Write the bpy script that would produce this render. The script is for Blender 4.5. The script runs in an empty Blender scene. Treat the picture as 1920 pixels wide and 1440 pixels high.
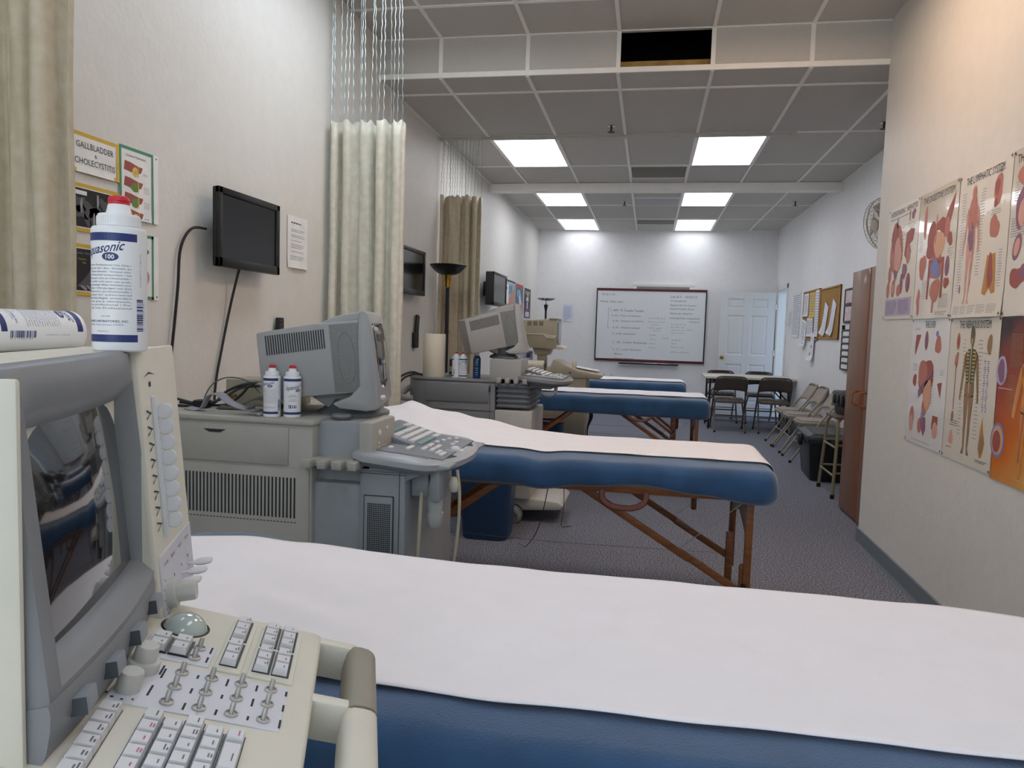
import bpy, bmesh, math, random
from mathutils import Vector, Matrix
SC = bpy.context.scene
COL = SC.collection
R = math.radians
PI = math.pi
rnd = random.Random(7)

# ---------------------------------------------------------------- materials
def lin(h):
    h = h.lstrip('#')
    v = [int(h[i:i + 2], 16) / 255 for i in (0, 2, 4)]
    return tuple((c / 12.92 if c <= .04045 else ((c + .055) / 1.055) ** 2.4) for c in v) + (1,)

MATS = {}
def mat(name, hexc, rough=.55, metal=0., var=.06, scale=14., bump=0., bscale=60., spec=.5, coat=0., emit=0., alpha=1., trans=0., hex2=None, sheen=0., stretch=None, transl=0.):
    if name in MATS:
        return MATS[name]
    m = bpy.data.materials.new(name)
    m.use_nodes = True
    nt = m.node_tree
    N = nt.nodes
    b = N['Principled BSDF']
    b.inputs['Roughness'].default_value = rough
    b.inputs['Metallic'].default_value = metal
    b.inputs['Specular IOR Level'].default_value = spec
    b.inputs['Coat Weight'].default_value = coat
    b.inputs['Sheen Weight'].default_value = sheen
    b.inputs['Transmission Weight'].default_value = trans
    b.inputs['Alpha'].default_value = alpha
    c = lin(hexc)
    tc = N.new('ShaderNodeTexCoord')
    mp = N.new('ShaderNodeMapping')
    nt.links.new(tc.outputs['Object'], mp.inputs['Vector'])
    if stretch:
        mp.inputs['Scale'].default_value = stretch
    nz = N.new('ShaderNodeTexNoise')
    nz.inputs['Scale'].default_value = scale
    nz.inputs['Detail'].default_value = 4
    nt.links.new(mp.outputs['Vector'], nz.inputs['Vector'])
    cr = N.new('ShaderNodeValToRGB')
    cr.color_ramp.elements[0].position = .3
    cr.color_ramp.elements[1].position = .7
    if hex2:
        cr.color_ramp.elements[0].color = lin(hex2)
        cr.color_ramp.elements[1].color = c
    else:
        cr.color_ramp.elements[0].color = tuple(x * (1 - var) for x in c[:3]) + (1,)
        cr.color_ramp.elements[1].color = tuple(min(1, x * (1 + var)) for x in c[:3]) + (1,)
    nt.links.new(nz.outputs['Fac'], cr.inputs['Fac'])
    nt.links.new(cr.outputs['Color'], b.inputs['Base Color'])
    if bump:
        n2 = N.new('ShaderNodeTexNoise')
        n2.inputs['Scale'].default_value = bscale
        n2.inputs['Detail'].default_value = 3
        nt.links.new(mp.outputs['Vector'], n2.inputs['Vector'])
        bp = N.new('ShaderNodeBump')
        bp.inputs['Strength'].default_value = min(1, bump)
        bp.inputs['Distance'].default_value = .004
        nt.links.new(n2.outputs['Fac'], bp.inputs['Height'])
        nt.links.new(bp.outputs['Normal'], b.inputs['Normal'])
    if emit:
        b.inputs['Emission Color'].default_value = c
        b.inputs['Emission Strength'].default_value = emit
    m.diffuse_color = c
    MATS[name] = m
    return m

# ---------------------------------------------------------------- mesh builder
class MB:
    def __init__(self):
        self.bm = bmesh.new()
        self.M = Matrix()
        self.mi = 0

    def face(self, pts, mi=None):
        vs = [self.bm.verts.new(self.M @ Vector(p)) for p in pts]
        try:
            f = self.bm.faces.new(vs)
            f.material_index = self.mi if mi is None else mi
        except ValueError:
            pass

    def mesh(self, verts, faces, mi=None):
        vs = [self.bm.verts.new(self.M @ Vector(p)) for p in verts]
        for f in faces:
            try:
                nf = self.bm.faces.new([vs[i] for i in f])
                nf.material_index = self.mi if mi is None else mi
            except ValueError:
                pass

    def _merge(self, t, mi=None):
        t.verts.index_update()
        self.mesh([v.co.copy() for v in t.verts], [[v.index for v in f.verts] for f in t.faces], mi)
        t.free()

    def box(self, x0, x1, y0, y1, z0, z1, bev=0., seg=2, mi=None):
        t = bmesh.new()
        bmesh.ops.create_cube(t, size=1)
        sx, sy, sz = x1 - x0, y1 - y0, z1 - z0
        for v in t.verts:
            v.co = Vector((x0 + (v.co.x + .5) * sx, y0 + (v.co.y + .5) * sy, z0 + (v.co.z + .5) * sz))
        if bev > 0:
            bev = min(bev, .45 * min(abs(sx), abs(sy), abs(sz)))
            bmesh.ops.bevel(t, geom=list(t.edges), offset=bev, segments=seg, profile=.5, affect='EDGES')
        self._merge(t, mi)

    def prism(self, pts, axis, lo, hi, bev=0., seg=2, mi=None):
        """pts: 2-D outline; axis 'x': (y,z), 'y': (x,z), 'z': (x,y)."""
        f = {'x': lambda p, t: (t, p[0], p[1]), 'y': lambda p, t: (p[0], t, p[1]), 'z': lambda p, t: (p[0], p[1], t)}[axis]
        t = bmesh.new()
        a = [t.verts.new(f(p, lo)) for p in pts]
        b = [t.verts.new(f(p, hi)) for p in pts]
        n = len(pts)
        t.faces.new(a)
        t.faces.new(b[::-1])
        for i in range(n):
            t.faces.new((a[i], b[i], b[(i + 1) % n], a[(i + 1) % n]))
        bmesh.ops.recalc_face_normals(t, faces=list(t.faces))
        if bev > 0:
            es = [e for e in t.edges if len(e.link_faces) == 2 and e.calc_face_angle(0) > .6]
            bmesh.ops.bevel(t, geom=es, offset=bev, segments=seg, profile=.5, affect='EDGES')
        self._merge(t, mi)

    def tube(self, pts, r, n=8, closed=False, mi=None, smooth=0, flat=1.):
        pts = [Vector(p) for p in pts]
        if smooth:
            pts = catmull(pts, smooth, closed)
        N = len(pts)
        rs = r if isinstance(r, (list, tuple)) else [r] * N
        if len(rs) != N:
            rs = [rs[int(i * (len(rs) - 1) / max(1, N - 1))] for i in range(N)]
        verts, faces = [], []
        prev = None
        for i, p in enumerate(pts):
            if closed:
                d = pts[(i + 1) % N] - pts[i - 1]
            else:
                d = pts[min(i + 1, N - 1)] - pts[max(i - 1, 0)]
            if d.length < 1e-9:
                d = Vector((0, 0, 1))
            d.normalize()
            if prev is None:
                u = d.orthogonal().normalized()
                if flat != 1.:
                    u = d.cross(Vector((0, 0, 1)))
                    u = u.normalized() if u.length > 1e-6 else d.orthogonal().normalized()
            else:
                u = (prev - d * prev.dot(d))
                u = u.normalized() if u.length > 1e-9 else d.orthogonal().normalized()
            prev = u
            w = d.cross(u)
            for k in range(n):
                a = 2 * PI * k / n
                verts.append(p + u * math.cos(a) * rs[i] + w * math.sin(a) * rs[i] * flat)
        m = N if closed else N - 1
        for i in range(m):
            for k in range(n):
                a, b = i * n + k, i * n + (k + 1) % n
                c, d2 = ((i + 1) % N) * n + (k + 1) % n, ((i + 1) % N) * n + k
                faces.append((a, b, c, d2))
        if not closed:
            faces.append(tuple(range(n))[::-1])
            faces.append(tuple((N - 1) * n + k for k in range(n)))
        self.mesh(verts, faces, mi)

    def lathe(self, prof, n=24, c=(0, 0, 0), axis='z', mi=None, mis=None):
        """prof: (radius, height) from bottom to top."""
        verts, faces, fm = [], [], []
        c = Vector(c)
        ax = {'z': lambda x, y, h: Vector((x, y, h)), 'x': lambda x, y, h: Vector((h, x, y)), 'y': lambda x, y, h: Vector((y, h, x))}[axis]
        for r, h in prof:
            for k in range(n):
                a = 2 * PI * k / n
                verts.append(c + ax(r * math.cos(a), r * math.sin(a), h))
        for i in range(len(prof) - 1):
            for k in range(n):
                faces.append((i * n + k, i * n + (k + 1) % n, (i + 1) * n + (k + 1) % n, (i + 1) * n + k))
                fm.append(mis[i] if mis else (self.mi if mi is None else mi))
        if prof[0][0] > 1e-5:
            faces.append(tuple(range(n))[::-1]); fm.append(mis[0] if mis else (self.mi if mi is None else mi))
        if prof[-1][0] > 1e-5:
            faces.append(tuple((len(prof) - 1) * n + k for k in range(n))); fm.append(mis[-1] if mis else (self.mi if mi is None else mi))
        vs = [self.bm.verts.new(self.M @ p) for p in verts]
        for f, m in zip(faces, fm):
            try:
                nf = self.bm.faces.new([vs[i] for i in f]); nf.material_index = m
            except ValueError:
                pass

    def grid(self, fn, nu, nv, mi=None, closeu=False):
        verts = [fn(i / (nu if closeu else nu - 1), j / (nv - 1)) for j in range(nv) for i in range(nu)]
        faces = []
        for j in range(nv - 1):
            for i in range(nu if closeu else nu - 1):
                i2 = (i + 1) % nu
                faces.append((j * nu + i, j * nu + i2, (j + 1) * nu + i2, (j + 1) * nu + i))
        self.mesh(verts, faces, mi)

    def bar(self, a, b, w, h, up=(0, 0, 1), bev=0., mi=None):
        """rectangular bar from a to b; w across, h along 'up'."""
        a, b = Vector(a), Vector(b)
        d = b - a
        L = d.length
        d.normalize()
        u = Vector(up)
        u = (u - d * u.dot(d)).normalized()
        s = d.cross(u)
        old = self.M
        Mx = Matrix(((d.x, s.x, u.x, a.x), (d.y, s.y, u.y, a.y), (d.z, s.z, u.z, a.z), (0, 0, 0, 1)))
        self.M = old @ Mx
        self.box(0, L, -w / 2, w / 2, -h / 2, h / 2, bev, mi=mi)
        self.M = old

    # ---- flat print: (u,v) on a surface, lifted by layer
    def rect(self, u0, v0, u1, v1, mi, k=1):
        self.poly([(u0, v0), (u1, v0), (u1, v1), (u0, v1)], mi, k)

    def poly(self, pts, mi, k=1):
        h = k * LAY
        f = getattr(self, 'warp', None)
        self.face([(f(p[0], p[1], h) if f else (p[0], p[1], h)) for p in pts], mi)

    def ell(self, cu, cv, ru, rv, mi, k=1, rot=0., n=16, wob=0., seed=0):
        g = random.Random(seed)
        ph = [g.uniform(0, 6.28) for _ in range(3)]
        c, s = math.cos(rot), math.sin(rot)
        pts = []
        for i in range(n):
            a = 2 * PI * i / n
            q = 1 + wob * (math.sin(2 * a + ph[0]) * .5 + math.sin(3 * a + ph[1]) * .35 + math.sin(5 * a + ph[2]) * .2)
            x, y = ru * math.cos(a) * q, rv * math.sin(a) * q
            pts.append((cu + x * c - y * s, cv + x * s + y * c))
        self.poly(pts, mi, k)

    def dashes(self, u0, v0, u1, v1, rows, mi, k=1, seed=0, h=.35, fill=.85):
        """rows of word-like strokes standing for print too small to read."""
        g = random.Random(seed)
        dv = (v1 - v0) / rows
        for r_ in range(rows):
            v = v1 - (r_ + .5) * dv
            u = u0
            end = u0 + (u1 - u0) * (fill + (1 - fill) * g.random() - (.25 * g.random() if r_ == rows - 1 else 0))
            while u < end:
                w = min((u1 - u0) * g.uniform(.07, .2), end - u)
                self.rect(u, v - dv * h / 2, u + w, v + dv * h / 2, mi, k)
                u += w + dv * .4

    def text(self, s, u, v, h, mi, k=2, w=None, align='l', shear=0., fn=None, bold=0.):
        vs, fs, bw, cap = text_mesh(s, bold)
        sy = h / cap
        sx = (w / bw) if w else sy
        off = 0 if align == 'l' else (-bw * sx / 2 if align == 'c' else -bw * sx)
        f = fn or getattr(self, 'warp', None)
        H = k * LAY
        out = []
        for x, y in vs:
            X, Y = u + off + x * sx + shear * y * sy, v + y * sy
            out.append(f(X, Y, H) if f else (X, Y, H))
        self.mesh(out, fs, mi)

    def build(self, name, mats, parent=None, loc=None, smooth=True, ang=38, mods=None, normals=True):
        me = bpy.data.meshes.new(name)
        if normals:
            bmesh.ops.recalc_face_normals(self.bm, faces=list(self.bm.faces))
        self.bm.to_mesh(me)
        self.bm.free()
        if not isinstance(mats, (list, tuple)):
            mats = [mats]
        for m in mats:
            me.materials.append(m)
        if smooth:
            me.polygons.foreach_set('use_smooth', [True] * len(me.polygons))
            me.set_sharp_from_angle(angle=R(ang))
        o = bpy.data.objects.new(name, me)
        COL.objects.link(o)
        if parent:
            o.parent = parent
        if loc is not None:
            o.location = loc
        return o

LAY = .0005
TXT = {}
def text_mesh(s, bold=0.):
    key = (s, bold)
    if key not in TXT:
        cu = bpy.data.curves.new('t', 'FONT')
        cu.body = s
        cu.resolution_u = 2
        cu.offset = bold
        o = bpy.data.objects.new('t', cu)
        me = bpy.data.meshes.new_from_object(o)
        vs = [(v.co.x, v.co.y) for v in me.vertices]
        fs = [tuple(p.vertices) for p in me.polygons]
        x0 = min(p[0] for p in vs)
        vs = [(x - x0, y) for x, y in vs]
        TXT[key] = (vs, fs, max(p[0] for p in vs), .7)
        bpy.data.objects.remove(o)
        bpy.data.meshes.remove(me)
        bpy.data.curves.remove(cu)
    return TXT[key]

def catmull(pts, n, closed=False):
    out = []
    N = len(pts)
    for i in range(N if closed else N - 1):
        if closed:
            p0, p1, p2, p3 = pts[i - 1], pts[i], pts[(i + 1) % N], pts[(i + 2) % N]
        else:
            p0, p1, p2, p3 = pts[max(i - 1, 0)], pts[i], pts[i + 1], pts[min(i + 2, N - 1)]
        for k in range(n):
            t = k / n
            out.append(.5 * ((2 * p1) + (p2 - p0) * t + (2 * p0 - 5 * p1 + 4 * p2 - p3) * t * t + (3 * p1 - p0 - 3 * p2 + p3) * t ** 3))
    if not closed:
        out.append(pts[-1])
    return out

def interp(tab, x):
    if x <= tab[0][0]:
        return tab[0][1]
    for (a, b), (c, d) in zip(tab, tab[1:]):
        if x <= c:
            t = (x - a) / (c - a)
            t = t * t * (3 - 2 * t)
            return b + (d - b) * t
    return tab[-1][1]

def lerp(a, b, t):
    return a + (b - a) * t

def basis(o, x, y, z):
    return Matrix(((x[0], y[0], z[0], o[0]), (x[1], y[1], z[1], o[1]), (x[2], y[2], z[2], o[2]), (0, 0, 0, 1)))

def tag(o, label, cat, group=None, kind=None):
    o['label'] = label
    o['category'] = cat
    if group:
        o['group'] = group
    if kind:
        o['kind'] = kind
    return o

def thing(name, label, cat, loc=(0, 0, 0), rotz=0., group=None):
    o = bpy.data.objects.new(name, None)
    o.empty_display_size = .1
    COL.objects.link(o)
    o.location = loc
    o.rotation_euler = (0, 0, rotz)
    return tag(o, label, cat, group)

def struct(name, mb, mats, parent=None, smooth=False):
    o = mb.build(name, mats, parent, smooth=smooth)
    if parent is None:
        o['kind'] = 'structure'
    return o

def dup(root, loc, rotz, label, group=None):
    r = root.copy()
    COL.objects.link(r)
    r.location = loc
    r.rotation_euler = (0, 0, rotz)
    r['label'] = label
    if group:
        r['group'] = group
    for ch in list(root.children):
        c = ch.copy(); COL.objects.link(c); c.parent = r
        for g in list(ch.children):
            d = g.copy(); COL.objects.link(d); d.parent = c
    return r
# lamp levels
EMIT_FAR, EMIT_NEAR, EMIT_W, EMIT_B, SKY, EXPO, WIN, EMIT_3 = 6.6, 8.6, 10.2, 3.9, 7., 0., 34, 4.2
NEAR_LIGHTS = [(-1.194, 3.62), (.636, 3.62), (-1.194, 1.18), (.636, 1.18), (-1.194, -1.26), (.636, -1.26)]
# ================================================================= palette
M_wall = mat('wall_paint', '#e0ddd6', .5, bump=.45, bscale=38, var=.02, spec=.35)
M_wallw = mat('wall_paint_white', '#ebebec', .45, bump=.3, bscale=38, var=.02, spec=.35)
M_tile = mat('ceiling_tile', '#cbc8c2', .9, bump=.5, bscale=160, var=.04, scale=90)
M_tee = mat('ceiling_tee_white', '#f7f5f0', .4, var=.02)
M_white = mat('white_trim', '#e6e6e4', .4, var=.02)
M_black = mat('black_plastic', '#121214', .4, var=.1)
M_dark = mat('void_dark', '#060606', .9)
M_wood = mat('orange_stained_wood', '#8d5429', .42, hex2='#704019', scale=9, stretch=(1, 8, 8), var=.1, coat=.2)
M_blue = mat('blue_velour', '#365a82', .9, hex2='#2c4a6a', scale=7, bump=.35, bscale=260, sheen=.5, spec=.15)
M_paper = mat('exam_paper', '#eceaee', .75, var=.015, bump=.12, bscale=120, spec=.2)
M_sheet = mat('printer_paper', '#eceaea', .6, var=.01)
M_ink = mat('black_ink', '#26262c', .7)
M_inkg = mat('grey_ink', '#6c6c76', .7)
M_chrome = mat('chrome_metal', '#c9cacc', .25, metal=1.)
M_alu = mat('aluminium_track', '#c4c2bc', .5)
M_carpet = None

def carpet():
    m = bpy.data.materials.new('carpet_loop_pile')
    m.use_nodes = True
    nt = m.node_tree; N = nt.nodes
    b = N['Principled BSDF']
    b.inputs['Roughness'].default_value = 1
    b.inputs['Specular IOR Level'].default_value = .05
    tc = N.new('ShaderNodeTexCoord')
    n1 = N.new('ShaderNodeTexNoise'); n1.inputs['Scale'].default_value = 125; n1.inputs['Detail'].default_value = 3
    n2 = N.new('ShaderNodeTexNoise'); n2.inputs['Scale'].default_value = 1.3; n2.inputs['Detail'].default_value = 3
    cr = N.new('ShaderNodeValToRGB')
    e = cr.color_ramp.elements
    e[0].position = .36; e[0].color = lin('#4b4d58')
    e[1].position = .66; e[1].color = lin('#a9abb6')
    k = e.new(.5); k.color = lin('#747681')
    mx = N.new('ShaderNodeMixRGB'); mx.blend_type = 'MULTIPLY'; mx.inputs['Fac'].default_value = .35
    for n in (n1, n2):
        nt.links.new(tc.outputs['Object'], n.inputs['Vector'])
    nt.links.new(n1.outputs['Fac'], cr.inputs['Fac'])
    nt.links.new(cr.outputs['Color'], mx.inputs['Color1'])
    nt.links.new(n2.outputs['Color'], mx.inputs['Color2'])
    nt.links.new(cr.outputs['Color'], b.inputs['Base Color'])
    bp = N.new('ShaderNodeBump'); bp.inputs['Strength'].default_value = .6; bp.inputs['Distance'].default_value = .006
    nt.links.new(n1.outputs['Fac'], bp.inputs['Height'])
    nt.links.new(bp.outputs['Normal'], b.inputs['Normal'])
    return m
M_carpet = carpet()

# ================================================================= shell
XL, XN, XF, YB, YK = -1.952, 1.405, 2.03, 12.89, 5.11
Z1, Z2, YR = 3.32, 3.05, -2.6
GX = -1.4988
def bx(*a, **k):
    mb = MB(); mb.box(*a, **k); return mb
struct('floor', bx(XL - .1, XF + .1, YR - .1, YB + .1, -.08, 0), M_carpet)
mb = MB()
mb.box(XL - .12, XL, YR, YB + .1, 0, 3.6)
struct('wall_left', mb, M_wall)
struct('wall_back', bx(XL, XF, YB, YB + .1, 0, 3.3), M_wallw)
WX0, WX1, WZ0, WZ1 = -1.5, 1.1, .95, 2.45
mb = MB()
mb.box(XL, WX0, YR - .1, YR, 0, 3.6); mb.box(WX1, XN + .7, YR - .1, YR, 0, 3.6); mb.box(WX0, WX1, YR - .1, YR, 0, WZ0); mb.box(WX0, WX1, YR - .1, YR, WZ1, 3.6)
struct('wall_front', mb, M_wall)
w2 = bpy.data.objects.new('added_window', None); COL.objects.link(w2); w2['kind'] = 'structure'  # unseen window behind the camera, added to light the near room
mb = MB()
for a in ((WX0, WX0 + .05, WZ0, WZ1), (WX1 - .05, WX1, WZ0, WZ1), (WX0, WX1, WZ0, WZ0 + .05), (WX0, WX1, WZ1 - .05, WZ1), (-.225, -.175, WZ0, WZ1)):
    mb.box(a[0], a[1], YR - .08, YR - .03, a[2], a[3], .004)
mb.build('window_frame', M_white, w2)
# area light in the added, unseen window, to brighten surfaces facing it
la = bpy.data.lights.new('added_window_light', 'AREA'); la.shape = 'RECTANGLE'; la.size, la.size_y = WX1 - WX0, WZ1 - WZ0
la.energy = WIN; la.color = (.90, .96, 1.)
lo = bpy.data.objects.new('added_window_light', la); COL.objects.link(lo); lo.location = ((WX0 + WX1) / 2, YR - .12, (WZ0 + WZ1) / 2); lo.rotation_euler = (R(90), 0, 0)
struct('wall_right', bx(XN, XF + .12, YR, YK, 0, 3.6), M_wall)
DY0, DY1, DZ = 11.82, 12.62, 2.06
mb = MB()
mb.box(XF, XF + .12, YK, DY0, 0, 3.3)
mb.box(XF, XF + .12, DY1, YB + .1, 0, 3.3)
mb.box(XF, XF + .12, DY0, DY1, DZ, 3.3)
struct('wall_right.001', mb, M_wallw)
mb = MB()
mb.box(XL, XF, YK + .03, YB, Z2, Z2 + .02)
struct('ceiling', mb, M_tile)
struct('ceiling.001', bx(XL, XN, YR, YK + .03, Z1, Z1 + .03), M_tile)

# suspended ceiling tees
yb0, row = 6.68, 1.22
mb = MB()
for k in range(-1, 6):
    x = GX + .61 * k
    if XL < x < XF:
        mb.box(x - .012, x + .012, YK, YB, Z2 - .009, Z2 + .002)
for k in range(-1, 6):
    y = yb0 + row * k
    if YK < y < YB:
        mb.box(XL, XF, y - .012, y + .012, Z2 - .008, Z2 + .002)
    y2 = y
mb.box(GX + 1.22, GX + 1.83, 8.51 - .012, 8.51 + .012, Z2 - .003, Z2 + .002)
mb.box(GX + 1.22, GX + 1.83, 9.76 - .012, 9.76 + .012, Z2 - .003, Z2 + .002)
mb.box(XL, XL + .02, YK, YB, Z2 - .006, Z2); mb.box(XF - .02, XF, YK, YB, Z2 - .006, Z2); mb.box(XL, XF, YB - .02, YB, Z2 - .006, Z2)
for k in range(-1, 5):
    x = GX + .61 * k
    if XL < x < XN:
        mb.box(x - .012, x + .012, YR, YK, Z1 - .009, Z1 + .002)
for k in range(0, 7):
    y = YK - .5 - 1.22 * k
    mb.box(XL, XN, y - .012, y + .012, Z1 - .008, Z1 + .002)
struct('trim_1', mb, M_tee)

# bulkhead where the ceiling steps down, with one missing panel
OX0, OX1 = GX + 1.22 + .012, GX + 1.83 - .012
mb = MB()
zt = Z1
mb.box(XL, OX0, YK, YK + .03, Z2, zt); mb.box(OX1, XF, YK, YK + .03, Z2, zt)
mb.box(OX0, OX1, YK, YK + .03, Z2, Z2 + .03); mb.box(OX0, OX1, YK, YK + .03, zt - .006, zt)
struct('trim_2', mb, M_tile)
mb = MB()
for k in range(-1, 5):
    x = GX + .61 * k
    if XL < x < XN:
        mb.box(x - .014, x + .014, YK - .01, YK + .002, Z2, zt)
mb.box(XL, XN, YK - .012, YK + .002, Z2 - .004, Z2 + .03)
mb.box(XL, XN, YK - .009, YK + .002, zt - .008, zt)
struct('trim_3', mb, M_tee)
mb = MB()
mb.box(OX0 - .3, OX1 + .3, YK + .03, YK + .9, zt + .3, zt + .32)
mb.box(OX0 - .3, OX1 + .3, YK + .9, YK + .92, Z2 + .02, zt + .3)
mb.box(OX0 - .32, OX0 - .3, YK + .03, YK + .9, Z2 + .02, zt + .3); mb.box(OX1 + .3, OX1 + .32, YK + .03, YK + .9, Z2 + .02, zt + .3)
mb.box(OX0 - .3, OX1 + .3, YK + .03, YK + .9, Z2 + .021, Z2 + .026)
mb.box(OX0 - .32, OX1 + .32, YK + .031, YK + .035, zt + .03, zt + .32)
struct('trim_4', mb, M_dark)  # near-black colour stands in for the void's shade; closed to keep light out
struct('trim_5', bx(OX0 - .2, OX1 + .2, YK + .05, YK + .09, Z2 + .03, Z2 + .085), mat('rough_lumber', '#a5854c', .8, var=.2))
# beam under the far ceiling
struct('trim_6', bx(XL, XF, 8.8, 8.95, 2.953, Z2 - .004, bev=.004), M_tee)
# base boards
M_base = mat('grey_rubber_base', '#6f7880', .55, var=.03)
mb = MB(); mb.prism([(XN, 0), (XN - .02, 0), (XN - .012, .018), (XN - .01, .1), (XN, .102)], 'y', YR, YK + .01)
struct('baseboard_right', mb, M_base)
struct('baseboard_left', bx(XL, XL + .01, YR, YB, 0, .1), M_base)
struct('baseboard_back', bx(XL, XF, YB - .01, YB, 0, .1), M_base)
struct('baseboard_right.001', bx(XF - .01, XF, YK, DY0 - .07, 0, .1), M_base)

# vents and tile patches in the ceiling
M_vent = mat('perforated_vent', '#8f8b80', .7, hex2='#6f6b62', scale=160)
for i, (y0, y1, m, lab) in enumerate([(7.92, 8.5, M_vent, 'grey perforated return vent panel between the two ceiling lights nearest the camera'),
                                 (9.78, 10.34, mat('pale_vent', '#bcc0c4', .6), 'pale square air vent in the ceiling just past the white beam'),
                                 (11.6, 12.12, M_vent, 'grey perforated return vent panel nearest the whiteboard wall')]):
    t = thing('ceiling_vent', lab, 'vent', (GX + 1.525, (y0 + y1) / 2, Z2 - .004), 0)
    mb = MB(); mb.box(-.29, .29, -(y1 - y0) / 2, (y1 - y0) / 2, -.006, 0, .002); mb.build('perforated_plate', m, t)
    mb = MB()
    for s in (-1, 1):
        mb.box(-.295, .295, s * (y1 - y0) / 2 - .008, s * (y1 - y0) / 2 + .008, -.01, 0); mb.box(s * .29 - .006, s * .29 + .006, -(y1 - y0) / 2, (y1 - y0) / 2, -.01, 0)
    mb.build('frame', M_tee, t)

# ================================================================= lamps
M_lamp = mat('lit_diffuser', '#f6f8ff', .5, emit=EMIT_FAR)
M_lamp3 = mat('lit_diffuser_end', '#f6f8ff', .5, emit=EMIT_3)
M_lampn = mat('lit_diffuser_near', '#e8f3ff', .5, emit=EMIT_NEAR)
M_lampw = mat('lit_diffuser_warm', '#ffd9b8', .5, emit=EMIT_W)
M_lampb = mat('lit_diffuser_behind', '#eef4ff', .5, emit=EMIT_B)
def ceiling_light(x, y, z, label, m):
    t = thing('ceiling_light', label, 'light', (x, y, z), 0, 'recessed ceiling lights')
    mb = MB(); mb.box(-.28, .28, -.585, .585, -.004, .0); mb.build('diffuser', m, t)
    mb = MB()
    for s in (-1, 1):
        mb.box(s * .294 - .014, s * .294 + .014, -.61, .61, -.009, .001); mb.box(-.28, .28, s * .597 - .013, s * .597 + .013, -.009, .001)
    mb.build('frame', M_tee, t)
pos = ['left', 'right']
for j, yy in enumerate((7.29, 9.76, 12.2)):
    for i, k in enumerate((0, 3)):
        d = ['before the white ceiling beam', 'just past the white ceiling beam', 'touching the whiteboard wall'][j]
        side = ['on the curtain side', 'on the cork board side'][i]
        ceiling_light(GX + .61 * (k + .5), yy, Z2 - .004, 'bright square ceiling light ' + d + ' ' + side, M_lamp3 if j == 2 else M_lamp)
for i, (x, y) in enumerate(NEAR_LIGHTS):
    ceiling_light(x, y, Z1 - .004, ['ceiling light above the second table near the pale curtain, just out of the picture', 'warm ceiling light above the second table near the posters, just out of the picture',
        'ceiling light above the near console, out of the picture', 'ceiling light above the near paper sheet, out of the picture', 'ceiling light behind the camera by the curtain wall', 'ceiling light behind the camera by the poster wall'][i], (M_lampn, M_lampw, M_lampb, M_lampb, M_lampb, M_lampb)[i])

M_brass = mat('brass_polished', '#b08d3c', .25, metal=1., var=.15)
# sprinklers
spr = None
for x, y, l in [(-.386, 6.4, 'small sprinkler head in front of the first pair of ceiling lights'), (-.392, 10.07, 'small sprinkler head between the second pair of ceiling lights'),
             (1.76, 10.07, 'small sprinkler head above the cork boards'), (1.76, 6.44, 'small sprinkler head beside the poster wall corner')]:
    if spr is None:
        t = thing('sprinkler_head', l, 'sprinkler', (x, y, Z2), 0, 'fire sprinklers')
        mb = MB(); mb.lathe([(.035, -.006), (.035, 0)], 16); mb.build('escutcheon', M_chrome, t)
        mb = MB(); mb.lathe([(.008, -.05), (.01, -.006)], 10); mb.lathe([(.03, -.056), (.03, -.052)], 14); mb.build('deflector', mat('dark_brass', '#4a4238', .4, metal=.7), t)
        spr = t
    else:
        dup(spr, (x, y, Z2), 0, l)

# ================================================================= door and window
mb = MB()
for y0, y1 in ((DY0 - .07, DY0), (DY1, DY1 + .07)):
    mb.box(XF - .014, XF, y0, y1, 0, DZ + .07, .003)
mb.box(XF - .014, XF, DY0 - .07, DY1 + .07, DZ, DZ + .07, .003)
mb.box(XF, XF + .12, DY0, DY0 + .02, 0, DZ); mb.box(XF, XF + .12, DY1 - .02, DY1, 0, DZ); mb.box(XF, XF + .12, DY0, DY1, DZ - .02, DZ)
struct('trim_7', mb, M_white)
# open six panel door leaf folded back along the far wall
M_door = mat('door_paint', '#d9dbdd', .4, var=.01)
d1 = bpy.data.objects.new('door_1', None); COL.objects.link(d1); d1['kind'] = 'structure'
d1.location = (2.0, 12.64, 0); d1.rotation_euler = (0, 0, R(176))
mb = MB()
W, H = .86, 2.03
xs = [0, .11, .38, .48, .75, W]
zs = [.0, .22, .86, 1.0, 1.66, 1.76, 1.93, H]
for i in range(5):
    for j in range(7):
        pan = i in (1, 3) and j in (1, 3, 5)
        if not pan:
            mb.box(xs[i], xs[i + 1], -.02, .02, zs[j] + .01 * (j == 0), zs[j + 1])
        else:
            a, b, c, d = xs[i], xs[i + 1], zs[j], zs[j + 1]
            mb.box(a, b, -.008, .008, c, d)
            for s in (-1, 1):
                fr = [(a, c), (b, c), (b, d), (a, d)]
                q = .03
                inn = [(a + q, c + q), (b - q, c + q), (b - q, d - q), (a + q, d - q)]
                q2 = .045
                in2 = [(a + q2, c + q2), (b - q2, c + q2), (b - q2, d - q2), (a + q2, d - q2)]
                y0, y1 = s * .02, s * .008
                for n in range(4):
                    m2 = (n + 1) % 4
                    mb.face([(fr[n][0], y0, fr[n][1]), (fr[m2][0], y0, fr[m2][1]), (inn[m2][0], y1, inn[m2][1]), (inn[n][0], y1, inn[n][1])])
                    mb.face([(inn[n][0], y1, inn[n][1]), (inn[m2][0], y1, inn[m2][1]), (in2[m2][0], s * .016, in2[m2][1]), (in2[n][0], s * .016, in2[n][1])])
                mb.face([(p[0], s * .016, p[1]) for p in in2])
mb.build('door_leaf', M_door, d1, smooth=False)
mb = MB(); mb.lathe([(.03, .02), (.03, .025), (.012, .028), (.012, .045), (.028, .055), (.03, .07), (.02, .082), (.001, .085)], 18, (W - .06, 0, .96), 'y')
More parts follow.
